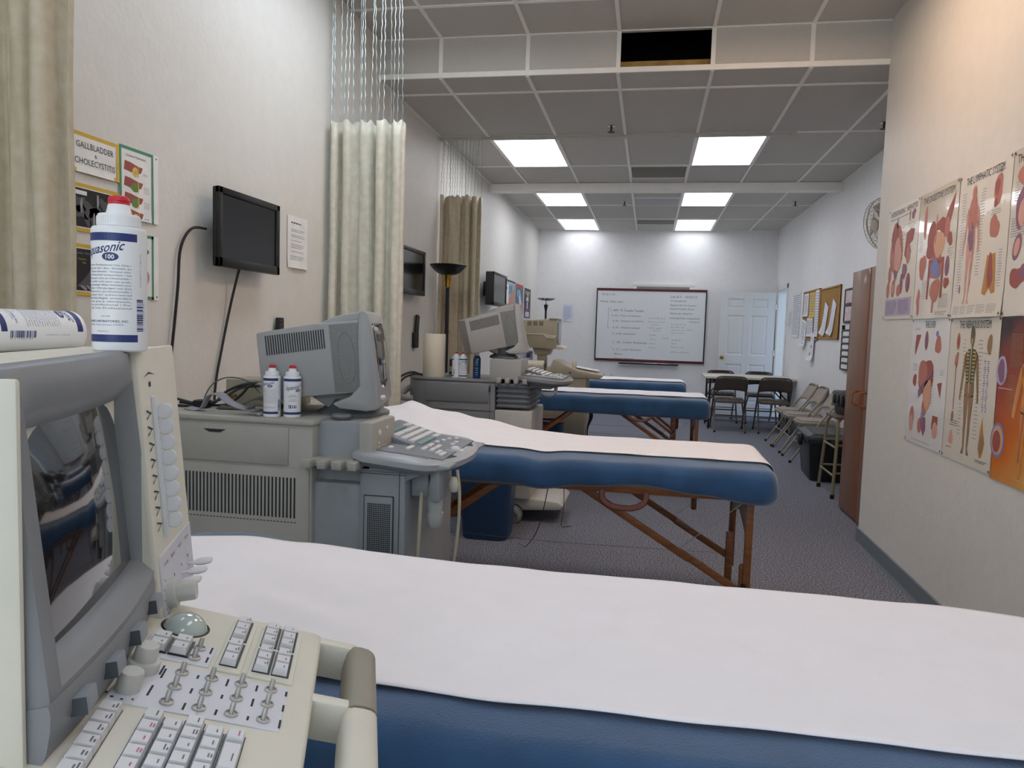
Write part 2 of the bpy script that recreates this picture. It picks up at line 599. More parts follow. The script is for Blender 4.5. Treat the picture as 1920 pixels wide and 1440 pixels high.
mb.lathe([(.03, -.02), (.012, -.028), (.012, -.045), (.028, -.055), (.03, -.07), (.001, -.085)][::-1], 18, (W - .06, 0, .96), 'y')
o = mb.build('door_knob', M_brass, d1); o['label'] = 'round brass knob'
for z in (.3, 1.05, 1.8):
    mb = MB(); mb.box(-.03, .006, .02, .024, z - .045, z + .045); mb.tube([(0, .026, z - .045), (0, .026, z + .045)], .006); mb.build('hinge', M_chrome, d1)
# the world outside the doorway: a sunlit pavement and a pale wall
struct('floor.001', bx(XF + .12, XF + 3, 10.5, 14, -.1, -.02), mat('concrete', '#b7b4ae', .9))
# framed window behind the whiteboard
w1 = bpy.data.objects.new('window_1', None); COL.objects.link(w1); w1['kind'] = 'structure'; w1.location = (.2, YB, 0)
mb = MB()
mb.box(-.51, .51, -.03, 0, 2.1, 2.16, .004); mb.box(-.51, -.44, -.03, 0, 1.0, 2.1, .004); mb.box(.44, .51, -.03, 0, 1.0, 2.1, .004); mb.box(-.51, .51, -.012, 0, .94, 1.0, .004)
mb.build('window_frame', M_white, w1)
mb = MB(); mb.box(-.44, .44, -.012, 0, 1.0, 2.1); mb.box(-.44, .44, -.02, -.006, 2.06, 2.1); mb.build('window_pane', mat('grey_pane', '#8e918f', .3), w1)  # pane in one even grey
# ================================================================= treatment tables
M_leather = mat('brown_leather', '#6a3526', .5, var=.1)
M_cable = mat('steel_cable', '#8c8c90', .4, metal=.6)
M_cord = mat('black_cord', '#141418', .5)

def wrinkle(x, y, s, a):
    return a * (math.sin(x * 9 * s + 1.7 * math.sin(y * 7 * s)) * .5 + math.sin(x * 17 * s - y * 13 * s + 1) * .3 + math.sin(y * 23 * s + x * 5 * s) * .2)

def treatment_table(X0, X1, Yf, Yb, zt, B, yfr, label, paper_label, pf, pb, pa, pe, skirt, hinge, seed, dipfront=0., creases=()):
    cx, cy = (X0 + X1) / 2, (Yf + Yb) / 2
    t = thing('treatment_table', label, 'table', (cx, cy, 0), 0, 'blue covered treatment tables')
    L, D = X1 - X0, Yb - Yf
    hw = D / 2
    def bump(x, y):
        f = max(0., min(1., (y - (Yf + .1)) / (D - .2)))
        f = f * f * (3 - 2 * f)
        return interp(B, x) * (yfr + (1 - yfr) * f)
    def top(x, y):
        z = zt + bump(x, y)
        z -= .018 * math.exp(-((x - hinge) / .07) ** 2) * max(0, 1 - (y - Yf) / D) * (1 if dipfront else .3)
        return z
    # cover: closed loops along the length
    mb = MB()
    ns, verts, faces = 64, [], []
    st = []
    for i in range(13):
        st.append((X0 + .075 * (1 - math.cos(i / 12 * PI / 2)), 1 - math.sin(i / 12 * PI / 2)))
    n2 = 56
    for i in range(1, n2):
        st.append((X0 + .075 + (L - .15) * i / n2, 0))
    for i in range(13):
        st.append((X1 - .075 * (1 - math.sin(i / 12 * PI / 2)), 1 - math.cos(i / 12 * PI / 2)))
    for (x, q) in st:
        ins = .07 * q
        zb = interp(skirt, x) + .03 * q
        ring = []
        h = hw - ins
        r = .055
        # top from back to front, front side, bottom, back side
        pts = []
        for k in range(19):
            pts.append(('t', (h - r) * (1 - 2 * k / 18)))
        loop = []
        for kind, yy in pts:
            loop.append((yy, 0.))
        prof = []
        for yy, _ in loop:
            prof.append((yy, 'top'))
        for k in range(1, 7):
            a = k / 6 * PI / 2
            prof.append((-(h - r) - r * math.sin(a), ('c', 1 - math.cos(a))))
        prof.append((-h - .004, ('s', .5)))
        prof.append((-h + .004, ('s', .8)))
        prof.append((-h + .02, ('s', 1.)))
        prof.append((-h + .06, ('s', 1.02)))
        prof.append((h - .06, ('s', 1.02)))
        prof.append((h - .02, ('s', 1.)))
        prof.append((h - .004, ('s', .8)))
        prof.append((h + .004, ('s', .5)))
        for k in range(5, 0, -1):
            a = k / 6 * PI / 2
            prof.append(((h - r) + r * math.sin(a), ('c', 1 - math.cos(a))))
        for yy, kd in prof:
            yw = cy + yy
            zt_ = top(x, max(Yf, min(Yb, yw))) - .004 - .06 * q ** 1.5
            if kd == 'top':
                z = zt_
            elif kd[0] == 'c':
                z = zt_ - r * kd[1]
            else:
                z = (zt_ - r) + (zb - (zt_ - r)) * kd[1]
            wob = wrinkle(x + seed, yy, 1.3, .004)
            if kd != 'top' and kd[0] == 's' and kd[1] in (.5, .8):
                yw += wob * 1.2
            ring.append((x - cx, yw - cy, z + wob * .6))
        verts += ring
    m = len(prof)
    for i in range(len(st) - 1):
        for k in range(m):
            faces.append((i * m + k, i * m + (k + 1) % m, (i + 1) * m + (k + 1) % m, (i + 1) * m + k))
    faces.append(tuple(range(m))); faces.append(tuple((len(st) - 1) * m + k for k in range(m))[::-1])
    mb.mesh(verts, faces)
    mb.build('fitted_cover', M_blue, t, ang=70)
    # wooden frame
    mb = MB()
    zr0, zr1 = zt - .137, zt - .09
    mb.M = Matrix.Translation((-cx, -cy, 0))
    for y in (Yf + .045, Yb - .045):
        for a, b in ((X0 + .09, hinge - .012), (hinge + .012, X1 - .12)):
            mb.box(a, b, y - .012, y + .012, zr0, zr1, .003)
    for x in (X0 + .1, hinge - .03, hinge + .03, X1 - .13):
        mb.box(x - .012, x + .012, Yf + .045, Yb - .045, zr0, zr1, .003)
    mb.build('frame_rail', M_wood, t)
    for sx, xl in ((1, X1 - .105), (-1, X0 + .105)):
        for y, s in ((Yf + .1, -1), (Yb - .1, 1)):
            mb = MB(); mb.M = Matrix.Translation((-cx, -cy, 0))
            mb.box(xl - .016, xl + .016, y - .012, y + .012, .16, zr1, .004)
            mb.box(xl - .018 - .012 * sx, xl + .018 - .012 * sx, y - .012 - .022 * s, y - .022 * s + .01, .0, .34, .006)
            leg = mb.build('leg', M_wood, t)
            mb = MB(); mb.M = Matrix.Translation((-cx, -cy, 0))
            mb.lathe([(.012, 0), (.014, .01), (.012, .02)], 12, (xl - .012 * sx, y - .02 if s < 0 else y + .012, .25), 'y'); mb.build('leg_knob', M_black, leg)
            # diagonal brace from the hinge to the lower leg
            mb = MB(); mb.M = Matrix.Translation((-cx, -cy, 0))
            xh = hinge + sx * .19
            a, b = Vector((xh, y, zr0 + .0)), Vector((xl - .02 * sx, y, .215))
            mid = a.lerp(b, .62)
            mb.bar(a, mid + (b - a) * .06, .016, .032, bev=.003)
            mb.M = mb.M @ Matrix.Translation((0, -.018 * s, 0))
            mb.bar(mid, b, .016, .032, bev=.003)
            br = mb.build('brace', M_wood, t)
            mb = MB(); mb.M = Matrix.Translation((-cx, -cy, 0))
            mb.tube([mid + Vector((0, 0, .02)), Vector((xl - .01 * sx, y + .012 * s, zr0))], .0018, 5)
            mb.build('tension_cable', M_cable, t)
        mb = MB(); mb.M = Matrix.Translation((-cx, -cy, 0))
        y0, y1 = Yf + .112, Yb - .112
        mb.prism([(y0, zr1 - .01), (y1, zr1 - .01), (y1, .33), (y1 - .07, .47), ((y0 + y1) / 2, .52), (y0 + .07, .47), (y0, .33)], 'x', xl - .008, xl + .008, .002)
        mb.build('end_panel', M_wood, t)
    mb = MB(); mb.M = Matrix.Translation((-cx, -cy, 0))
    for y, z in ((Yf + .1, .2), (Yb - .1, .22)):
        mb.tube([(X0 + .12, y, z), (hinge, y, z - .015), (X1 - .12, y, z)], .0016, 5, smooth=6)
    mb.build('tension_cable', M_cable, t)
    mb = MB(); mb.M = Matrix.Translation((-cx, -cy, 0))
    hx = hinge + .38
    mb.tube([(hx - .1, Yf + .03, zr0 + .01), (hx - .095, Yf + .02, zr0 - .03), (hx - .05, Yf + .01, zr0 - .055), (hx + .03, Yf + .01, zr0 - .058), (hx + .08, Yf + .02, zr0 - .035), (hx + .09, Yf + .03, zr0 + .01)], .013, 8, smooth=5, flat=.5)
    o = mb.build('carry_handle', M_leather, t); o['label'] = 'brown leather carry strap'
    # headrest dowel stored on the frame
    mb = MB(); mb.M = Matrix.Translation((-cx, -cy, 0))
    mb.box(hinge + .70, hinge + .728, Yb - .125, Yb - .095, zr0 - .2, zr0 + .02, .008)
    mb.build('headrest_peg', M_wood, t)
    # exam paper laid over the top
    nu, nv = 110, 44
    def P(u, v):
        n_end = .10
        pb_ = pb - (.10 * max(0, 1 - u / .22) + .08 * max(0, (u - .78) / .22) if seed == 1. else 0)
        y = lerp(pf, pb_, v) + .004 * math.sin(u * 9 + seed)
        if u > 1 - n_end:
            a = (u - (1 - n_end)) / n_end * R(82)
            x = X1 - .075 * (1 - math.sin(a)) + .006 * math.sin(a)
            q = 1 - math.cos(a)
            drop = .06 * q ** 1.5 + .012 * max(0, q - .5)
        else:
            x = lerp(pa, X1 - .075, u / (1 - n_end))
            drop = 0.
        z = top(min(max(x, X0 + .02), X1), y) - drop
        qb = max(0., (y - (Yb - .06)) / .06)
        z -= .03 * qb * qb
        z += wrinkle(x * 1.3 + seed, y * 1.2, 1.6, .0016) + .005
        for (ax, ay, bx_, by, h, w_) in creases:
            dx, dy = bx_ - ax, by - ay
            L2 = dx * dx + dy * dy
            t_ = max(-.15, min(1.15, ((x - ax) * dx + (y - ay) * dy) / L2))
            d = math.hypot(x - ax - dx * t_, y - ay - dy * t_)
            z += h * max(0, 1 - d / w_) * (1 - .6 * max(0, min(1, t_)))
        return (x, y, z)
    mb = MB(); mb.grid(P, nu, nv)
    p = mb.build('exam_paper_sheet', M_paper, None, ang=80)
    md = p.modifiers.new('thick', 'SOLIDIFY'); md.thickness = .0015; md.offset = 1
    tag(p, paper_label, 'paper sheet', 'exam paper on the tables')
    return t

skA = lambda h, x0, x1, z: [(x0, z - .11), (x0 + .4, z - .125), (h - .12, z - .13), (h, z - .14), (h + .19, z - .116), (h + .46, z - .098), (h + .7, z - .122), (x1 - .1, z - .148), (x1, z - .148)]
treatment_table(-1.13, .84, .93, 1.70, .776, [(-1.14, .028), (-.93, .036), (-.8, .022), (-.62, .007), (-.36, 0)], .45,
                'blue covered treatment table closest to the camera, under the large cream console',
                'wide white exam paper sheet on the treatment table closest to the camera', 1.05, 1.668, -1.06, .84, skA(-.2, -1.13, .84, .776), -.2, 1., 0.,
                [(-.85, 1.46, -.35, 1.33, .013, .1), (-.68, 1.275, -.50, 1.22, .018, .06), (-.86, 1.47, -.80, 1.2, .012, .09), (-.55, 1.45, .1, 1.4, .005, .08)])
treatment_table(-1.34, .565, 3.17, 3.96, .772, [(-1.5, .015), (-1.31, .097), (-1.19, .102), (-1.03, .09), (-.885, .063), (-.59, .015), (-.3, 0)], .06,
                'blue covered treatment table with raised head end over a blue trash bin',
                'white exam paper sheet with raised head end, second table from the camera', 3.38, 3.93, -1.46, .565, skA(-.45, -1.34, .565, .772), -.45, 2.3, 1.,
                [(-1.27, 3.86, -1.05, 3.42, .022, .12), (-1.2, 3.8, -.85, 3.5, .018, .1), (-1.25, 3.8, -1.36, 3.45, .012, .1), (-.9, 3.75, -.5, 3.6, .008, .1)])
treatment_table(-1.30, .54, 6.37, 7.17, .775, [(-1.3, 0), (.5, 0)], .5,
                'dark blue covered treatment table in front of the folding chairs, third from the camera',
                'white exam paper strip on the third treatment table from the camera', 6.62, 7.12, -1.2, .53, [(-1.3, .64), (-.9, .625), (0, .615), (.54, .61)], -.42, 4.1)
treatment_table(-1.35, .43, 8.22, 8.98, .785, [(-1.3, 0), (.5, 0)], .5,
                'blue covered treatment table farthest from the camera, below the whiteboard',
                'white exam paper strip on the farthest treatment table below the whiteboard', 8.45, 8.93, -1.2, .42, [(-1.35, .65), (-.9, .645), (0, .64), (.43, .635)], -.46, 5.7)

# cords hanging below the hinge of the second table
mb = MB()
mb.tube([(-.42, 3.34, .64), (-.45, 3.42, .5), (-.52, 3.7, .3), (-.63, 4.1, .1), (-.70, 4.4, .004), (-.73, 4.44, .004)], .0022, 6, smooth=6)
tag(mb.build('hanging_cord', M_cord), 'thin black cord from the second table down to the carpet by the blue bin', 'cord')
mb = MB()
mb.tube([(-.40, 3.7, .64), (-.41, 3.9, .5), (-.46, 4.4, .25), (-.52, 4.85, .03), (-.50, 4.92, .004), (-.46, 4.95, .004)], .0022, 6, smooth=6)
tag(mb.build('hanging_cord', M_cord), 'thin black cord hooked on the carpet in front of the third machine', 'cord')
# ================================================================= things on the walls
C_ = lambda h, **k: mat('print_' + h, '#' + h, k.pop('rough', .5), var=k.pop('var', .05), **k)
def sheet_on(name, label, cat, o, u, n, w, h, mats, draw, group=None, curl=0., thick=.0012, gap=.003, tilt=0.):
    """a printed sheet: o = lower left corner seen from the room, u = its reading direction, n = out of the wall."""
    u, n = Vector(u), Vector(n)
    v = Vector((0, 0, 1))
    t = bpy.data.objects.new(name, None)
    mb = MB()
    Rm = basis((0, 0, 0), u, v, n)
    if tilt:
        Rm = Rm @ Matrix.Rotation(tilt, 4, 'Z')
    mb.M = Rm
    def warp(x, y, k):
        c = curl * (math.sin(PI * x / w) ** 2) * (1 - y / h) + curl * .6 * (max(0, 1 - 4 * y / h)) ** 2
        return (x, y, gap + c + thick + k)
    mb.warp = warp
    G = 13
    if curl:
        mb.grid(lambda a, b: warp(a * w, b * h, 0), G, G, 0)
        mb.grid(lambda a, b: (lambda p: (p[0], p[1], p[2] - thick))(warp(a * w, b * h, 0)), G, G, 0)
    else:
        mb.box(0, w, 0, h, gap, gap + thick, mi=0)
    draw(mb, w, h)
    o_ = mb.build(name, mats, None, loc=o, smooth=False, normals=False)
    bpy.data.objects.remove(t)
    tag(o_, label, cat, group)
    return o_

PW = mat('poster_cream_gloss', '#e2dacb', .3, var=.015, coat=.2)
PWg = mat('poster_cream_high_gloss', '#e2dacb', .12, var=.015, coat=.7, bump=.25, bscale=7)
PWw = mat('poster_white_gloss', '#e9e8e6', .2, var=.015, coat=.4)
RED, RED2, PINK, PUR, LILAC = C_('a2544a'), C_('be7866'), C_('d9a394'), C_('8d6079'), C_('b9b2cf')
SKIN, OCH, OLIVE, NAVY, TAN = C_('d9a988'), C_('c08a4a'), C_('5d5a3c'), C_('1f2f66'), C_('9b7a58')
INK, INKG, YEL, GRN = C_('2a2a2e'), C_('8b8a90'), C_('d9b342'), C_('4f9272')
ORG, FIRE, MAR, BLU = C_('d98a3a'), C_('c8501f'), C_('3a1a1c'), C_('7f86b8')
WHT, BLK, GLD, DGRN = C_('f0efec'), C_('18181b'), C_('e4c86a'), C_('2f6f6a')
PM = [PW, INK, INKG, RED, RED2, PINK, PUR, LILAC, SKIN, OCH, OLIVE, NAVY, TAN, ORG, FIRE, MAR, BLU, GLD, WHT]
(I_, G_, R_, R2, PK, PU, LI, SK, OC, OL, NV, TN, OR, FI, MA, BL, GD, WH) = range(1, 19)

def figure(mb, cu, v0, h, mi, k=1, girl=0, inner=None, arm=1.):
    """a standing anatomical figure, front view, arms at the sides."""
    s = h
    mb.ell(cu, v0 + .935 * s, .042 * s, .062 * s, mi, k)
    mb.poly([(cu - .022 * s, v0 + .89 * s), (cu - .02 * s, v0 + .83 * s), (cu + .02 * s, v0 + .83 * s), (cu + .022 * s, v0 + .89 * s)], mi, k)
    w = .115 * s
    tor = [(-w, .795), (-.06 * s, .835), (.06 * s, .835), (w, .795), (.093 * s, .70), (.075 * s, .62), (.088 * s, .52), (.085 * s, .47), (0, .455), (-.085 * s, .47), (-.088 * s, .52), (-.075 * s, .62), (-.093 * s, .70)]
    mb.poly([(cu + a, v0 + b * s) for a, b in tor], mi, k)
    for q in (-1, 1):
        arm_ = [(w - .01 * s, .80), (w + .012 * s, .775), (w + .035 * s * arm, .64), (w + .055 * s * arm, .50), (w + .062 * s * arm, .43), (w + .04 * s * arm, .42), (w + .03 * s * arm, .50), (w + .0, .63), (w - .025 * s, .74)]
        mb.poly([(cu + q * a, v0 + b * s) for a, b in (arm_ if q > 0 else arm_[::-1])], mi, k)
        leg = [(.004 * s, .465), (.086 * s, .48), (.078 * s, .36), (.06 * s, .25), (.062 * s, .18), (.044 * s, .05), (.075 * s, .0), (.03 * s, .0), (.022 * s, .06), (.022 * s, .2), (.012 * s, .34)]
        mb.poly([(cu + q * a, v0 + b * s) for a, b in (leg if q > 0 else leg[::-1])], mi, k)

def labels(mb, u0, u1, v0, v1, n, mi=G_, seed=0):
    g = random.Random(seed)
    for i in range(n):
        v = lerp(v0, v1, (i + .5) / n)
        a = u0 + (u1 - u0) * g.uniform(0, .3)
        mb.rect(a, v - .0012, u1 - (u1 - u0) * g.uniform(0, .25), v + .0012, mi, 1)

def pins(mb, w, h, mi=I_):
    for x, y in ((.012, .012), (w - .012, .012), (.012, h - .012), (w - .012, h - .012)):
        mb.ell(x, y, .006, .006, mi, 6, n=10)

W_, H_ = .513, .655
NR, UR = (-1, 0, 0), (0, -1, 0)
def poR(y, z):
    return (XN, y, z)
def dr_hep(mb, w, h):
    mb.text('UNDERSTANDING', .03, h - .05, .03, I_, w=.25); mb.text('HEPATITIS', .31, h - .05, .03, I_, w=.17)
    mb.dashes(.03, h - .075, .47, h - .06, 1, G_)
    mb.ell(.17, .40, .105, .15, R2, 1, wob=.12, seed=3); mb.ell(.14, .47, .07, .09, R_, 2, wob=.2, seed=5); mb.ell(.2, .37, .065, .1, PK, 3, wob=.2, seed=9)
    mb.poly([(.14, .29), (.21, .29), (.2, .22), (.185, .25), (.17, .2), (.155, .25)], PU, 2)
    mb.rect(.155, .53, .172, .585, BL, 2)
    mb.rect(.36, .545, .375, .6, PU, 1); mb.ell(.425, .575, .03, .025, PU, 1, wob=.4, seed=2)
    mb.poly([(.31, .36), (.33, .48), (.40, .5), (.46, .49), (.44, .43), (.38, .41), (.42, .37), (.38, .3), (.34, .34)], R_, 1); mb.ell(.38, .36, .035, .055, R2, 2)
    mb.ell(.075, .265, .03, .052, R2, 1); mb.ell(.06, .175, .03, .05, R2, 1); mb.ell(.15, .18, .034, .052, R2, 1); mb.ell(.15, .18, .018, .03, PK, 2)
    mb.ell(.33, .27, .035, .05, PU, 1, wob=.3, seed=4); mb.ell(.29, .2, .026, .058, PU, 1); mb.ell(.25, .165, .036, .035, R2, 2); mb.ell(.4, .2, .036, .055, R_, 1); mb.ell(.4, .2, .022, .036, PU, 2)
    labels(mb, .24, .3, .33, .53, 9, seed=1); labels(mb, .33, .48, .5, .535, 3, seed=6)
    mb.rect(.03, .02, .475, .12, LI, 1); mb.dashes(.045, .03, .24, .11, 8, PU, 2, 4); mb.dashes(.26, .03, .46, .11, 8, PU, 2, 5)
    pins(mb, w, h)
def dr_dig(mb, w, h):
    mb.text('THE DIGESTIVE SYSTEM', .05, h - .055, .034, I_, w=.41)
    mb.ell(.27, .395, .13, .08, R_, 1, rot=.5, wob=.15, seed=1); mb.ell(.21, .40, .06, .095, R_, 2, wob=.1, seed=2); mb.ell(.31, .37, .065, .07, SK, 2, wob=.2, seed=7)
    mb.rect(.255, .44, .268, .52, R2, 2)
    mb.ell(.29, .26, .085, .075, R2, 1, wob=.25, seed=3); mb.ell(.285, .25, .06, .05, BL, 2, wob=.4, seed=11)
    mb.tube_ = None
    for a, b, c, d in ((.19, .1, .215, .29), (.365, .1, .39, .3), (.19, .27, .39, .3)):
        mb.rect(a, b, c, d, R_, 2)
    mb.ell(.3, .14, .07, .05, R2, 3, wob=.3, seed=6); mb.rect(.28, .03, .3, .12, R2, 3)
    mb.ell(.1, .27, .045, .075, R2, 1, wob=.35, seed=8); mb.ell(.1, .5, .022, .085, R2, 1, wob=.1); mb.poly([(.36, .47), (.41, .54), (.48, .6), (.46, .52), (.43, .46), (.39, .44)], R_, 1); mb.ell(.4, .44, .03, .05, R2, 2)
    mb.ell(.44, .38, .03, .035, R_, 1, wob=.3, seed=12); mb.ell(.43, .25, .028, .05, PU, 1); mb.ell(.43, .17, .03, .03, R_, 1, wob=.3, seed=4); mb.ell(.07, .09, .03, .06, R2, 1, wob=.5, seed=5)
    labels(mb, .02, .08, .35, .44, 8, seed=2); labels(mb, .42, .49, .28, .34, 5, seed=3); mb.dashes(.36, .05, .48, .12, 9, G_, 1, 3); mb.dashes(.33, .015, .48, .035, 2, G_, 1, 9); labels(mb, .11, .19, .1, .2, 9, seed=8)
    pins(mb, w, h)
def dr_lym(mb, w, h):
    mb.text('THE LYMPHATIC SYSTEM', .07, h - .055, .034, I_, w=.37)
    figure(mb, .17, .06, .53, SK, 1); figure(mb, .17, .065, .515, PK, 2)
    mb.ell(.17, .46, .045, .09, R2, 3, wob=.2, seed=3); mb.ell(.17, .36, .035, .06, PU, 3, wob=.3, seed=5); mb.ell(.17, .55, .02, .03, R2, 3)
    g = random.Random(3)
    for i in range(26):
        q = g.choice((-1, 1)); y = g.uniform(.1, .5); x = .17 + q * (.03 + (.04 if y > .33 else 0) * g.random())
        mb.rect(x - .001, y, x + .001, y + .03, R_, 4)
    labels(mb, .03, .09, .12, .57, 36, seed=4); labels(mb, .235, .29, .18, .56, 30, seed=5)
    mb.ell(.4, .53, .04, .06, R2, 1, wob=.2, seed=6); mb.ell(.39, .54, .02, .04, R_, 2, wob=.3, seed=8); mb.ell(.385, .475, .014, .02, R_, 2)
    mb.ell(.39, .375, .042, .05, R2, 1, wob=.25, seed=9)
    mb.poly([(.33, .1), (.35, .26), (.42, .265), (.44, .1), (.41, .095), (.39, .12), (.36, .09)], OC, 1); mb.ell(.385, .19, .025, .07, R_, 2, wob=.3, seed=10)
    labels(mb, .35, .45, .61, .595, 3, seed=2); labels(mb, .34, .44, .425, .45, 3, seed=7); labels(mb, .44, .48, .12, .28, 14, seed=9); mb.ell(.08, .13, .01, .02, PU, 1)
    for i in range(5):
        mb.dashes(.03 + .09 * i, .015, .11 + .09 * i, .055, 6, G_, 1, i)
    pins(mb, w, h)
def dr_fem(mb, w, h):
    mb.text('THE', .03, h - .055, .034, I_, w=.07)
    mb.text('REPRODUCTIVE SYSTEM', .115, h - .055, .034, I_, w=.37)
    mb.ell(.12, .55, .07, .05, R2, 1, wob=.2, seed=1); mb.ell(.09, .42, .045, .08, PU, 1, wob=.2, seed=2); mb.ell(.1, .4, .03, .05, PK, 2, wob=.2)
    mb.ell(.08, .27, .035, .055, PU, 1, rot=-.4); mb.ell(.08, .27, .022, .036, PK, 2, rot=-.4); mb.ell(.1, .15, .06, .045, R_, 1, wob=.3, seed=4); mb.ell(.15, .17, .03, .03, PU, 2)
    mb.ell(.34, .4, .1, .13, R2, 1, wob=.2, seed=8); mb.ell(.34, .4, .06, .09, PK, 2, wob=.2, seed=9)
    for i in range(4):
        mb.dashes(.02, .31 + .02 * i, .16, .33 + .02 * i, 2, G_, 1, i); mb.dashes(.2 + .07 * i, .03, .26 + .07 * i, .1, 6, G_, 1, i)
    labels(mb, .02, .07, .45, .53, 8, seed=3)
    pins(mb, w, h)
def dr_liv(mb, w, h):
    mb.text('THE LIVER', .19, h - .05, .034, I_, w=.14)
    mb.ell(.25, .35, .10, .09, R_, 1, rot=.3, wob=.15, seed=1); mb.ell(.2, .37, .06, .075, R2, 2, wob=.1, seed=4); mb.poly([(.15, .28), (.33, .4), (.34, .38), (.16, .24)], PU, 3); mb.ell(.28, .27, .06, .07, SK, 3, wob=.25, seed=6); mb.ell(.25, .2, .035, .045, R2, 2)
    mb.poly([(.06, .5), (.07, .57), (.14, .57), (.11, .52), (.07, .46)], R_, 1); mb.ell(.22, .54, .025, .05, PU, 1); mb.ell(.38, .52, .035, .05, R2, 1, wob=.3, seed=3); mb.ell(.36, .575, .018, .016, BL, 2); mb.ell(.09, .33, .03, .03, R_, 1, wob=.2); mb.poly([(.4, .33), (.46, .34), (.45, .26), (.42, .3)], R_, 1)
    mb.ell(.08, .14, .03, .055, R2, 1, wob=.2, seed=3); mb.ell(.08, .1, .028, .045, PK, 2); mb.ell(.2, .1, .03, .04, R2, 1); mb.poly([(.21, .15), (.28, .15), (.29, .09), (.26, .05), (.22, .1)], PU, 2); mb.ell(.23, .16, .016, .02, BL, 3); mb.poly([(.36, .1), (.37, .17), (.44, .17), (.44, .13)], R_, 1); mb.ell(.41, .1, .034, .042, PK, 2)
    labels(mb, .04, .13, .595, .605, 2, seed=1); labels(mb, .3, .36, .22, .4, 12, seed=2); labels(mb, .05, .12, .38, .42, 4, seed=3); labels(mb, .42, .48, .37, .4, 3, seed=3); mb.dashes(.1, .015, .4, .025, 1, G_, 1, 4); labels(mb, .2, .29, .175, .19, 2, seed=5)
    pins(mb, w, h)
def dr_ner(mb, w, h):
    mb.text('THE NERVOUS SYSTEM', .1, h - .05, .034, I_, w=.32)
    figure(mb, .25, .045, .56, OL, 1); figure(mb, .25, .05, .545, TN, 2)
    mb.ell(.25, .585, .02, .03, OL, 3); mb.ell(.25, .43, .05, .085, OL, 3); mb.ell(.25, .33, .035, .035, TN, 4)
    g = random.Random(5)
    for i in range(9):
        y = .37 + .016 * i
        mb.rect(.205, y, .235, y + .004, GD, 4); mb.rect(.265, y, .295, y + .004, GD, 4)
    mb.rect(.248, .32, .252, .56, WH, 5)
    mb.ell(.1, .545, .02, .04, R2, 1); mb.ell(.1, .545, .01, .025, R_, 2); mb.ell(.095, .46, .022, .03, R2, 1, wob=.4); mb.rect(.088, .23, .096, .45, PU, 1); mb.ell(.09, .2, .014, .025, TN, 1)
    mb.ell(.09, .1, .02, .04, PK, 1, wob=.4, seed=3); mb.ell(.42, .535, .025, .04, TN, 1, wob=.2); mb.poly([(.38, .09), (.39, .17), (.405, .23), (.42, .17), (.44, .12), (.42, .06), (.4, .05)], OC, 1); mb.ell(.41, .11, .022, .04, TN, 2)
    mb.dashes(.07, .155, .16, .185, 3, I_, 1, 3); mb.dashes(.36, .495, .47, .5, 1, I_, 1, 2)
    for i in range(2):
        mb.M = mb.M
        for j in range(26):
            mb.rect(.385 + .03 * i + .006 * math.sin(j * 1.7), .25 + .0085 * j, .4 + .03 * i + .004 * math.sin(j), .254 + .0085 * j, BL, 1)
    labels(mb, .15, .19, .12, .56, 26, seed=3); labels(mb, .31, .36, .12, .56, 26, seed=4); mb.dashes(.36, .03, .48, .045, 2, I_, 1, 7); mb.dashes(.05, .05, .12, .06, 1, I_, 1, 3)
    pins(mb, w, h)
M_fire = None
def dr_ang(mb, w, h):
    figure(mb, .26, .03, .55, SK, 1, arm=1.5); figure(mb, .262, .036, .535, OR, 2, arm=1.3)
    mb.ell(.26, .6, .034, .035, MA, 3); mb.ell(.262, .565, .022, .033, SK, 4)
    for s in (-1, 1):
        mb.poly([(.262 + s * .002, .5), (.262 + s * .006, .5), (.262 + s * .04, .1), (.262 + s * .035, .1)], PU, 4); mb.rect(.262 + s * .03 - .002, .36, .262 + s * .03 + .002, .45, PU, 4)
    mb.rect(.259, .33, .264, .5, NV, 5); mb.ell(.262, .46, .03, .03, PK, 3)
    mb.ell(.035, .44, .045, .062, LI, 2, wob=.08, seed=3); mb.ell(.035, .44, .03, .045, PU, 3, wob=.2, seed=5)
    mb.ell(.045, .16, .06, .072, BL, 2); mb.ell(.045, .16, .05, .06, SK, 3); mb.ell(.04, .155, .035, .045, R_, 4)
    mb.dashes(.1, .46, .2, .59, 18, TN, 1, 3); mb.dashes(.1, .3, .16, .43, 14, TN, 1, 4); mb.dashes(.4, .03, .5, .42, 40, TN, 1, 5); mb.rect(.02, .37, .14, .372, WH, 3)

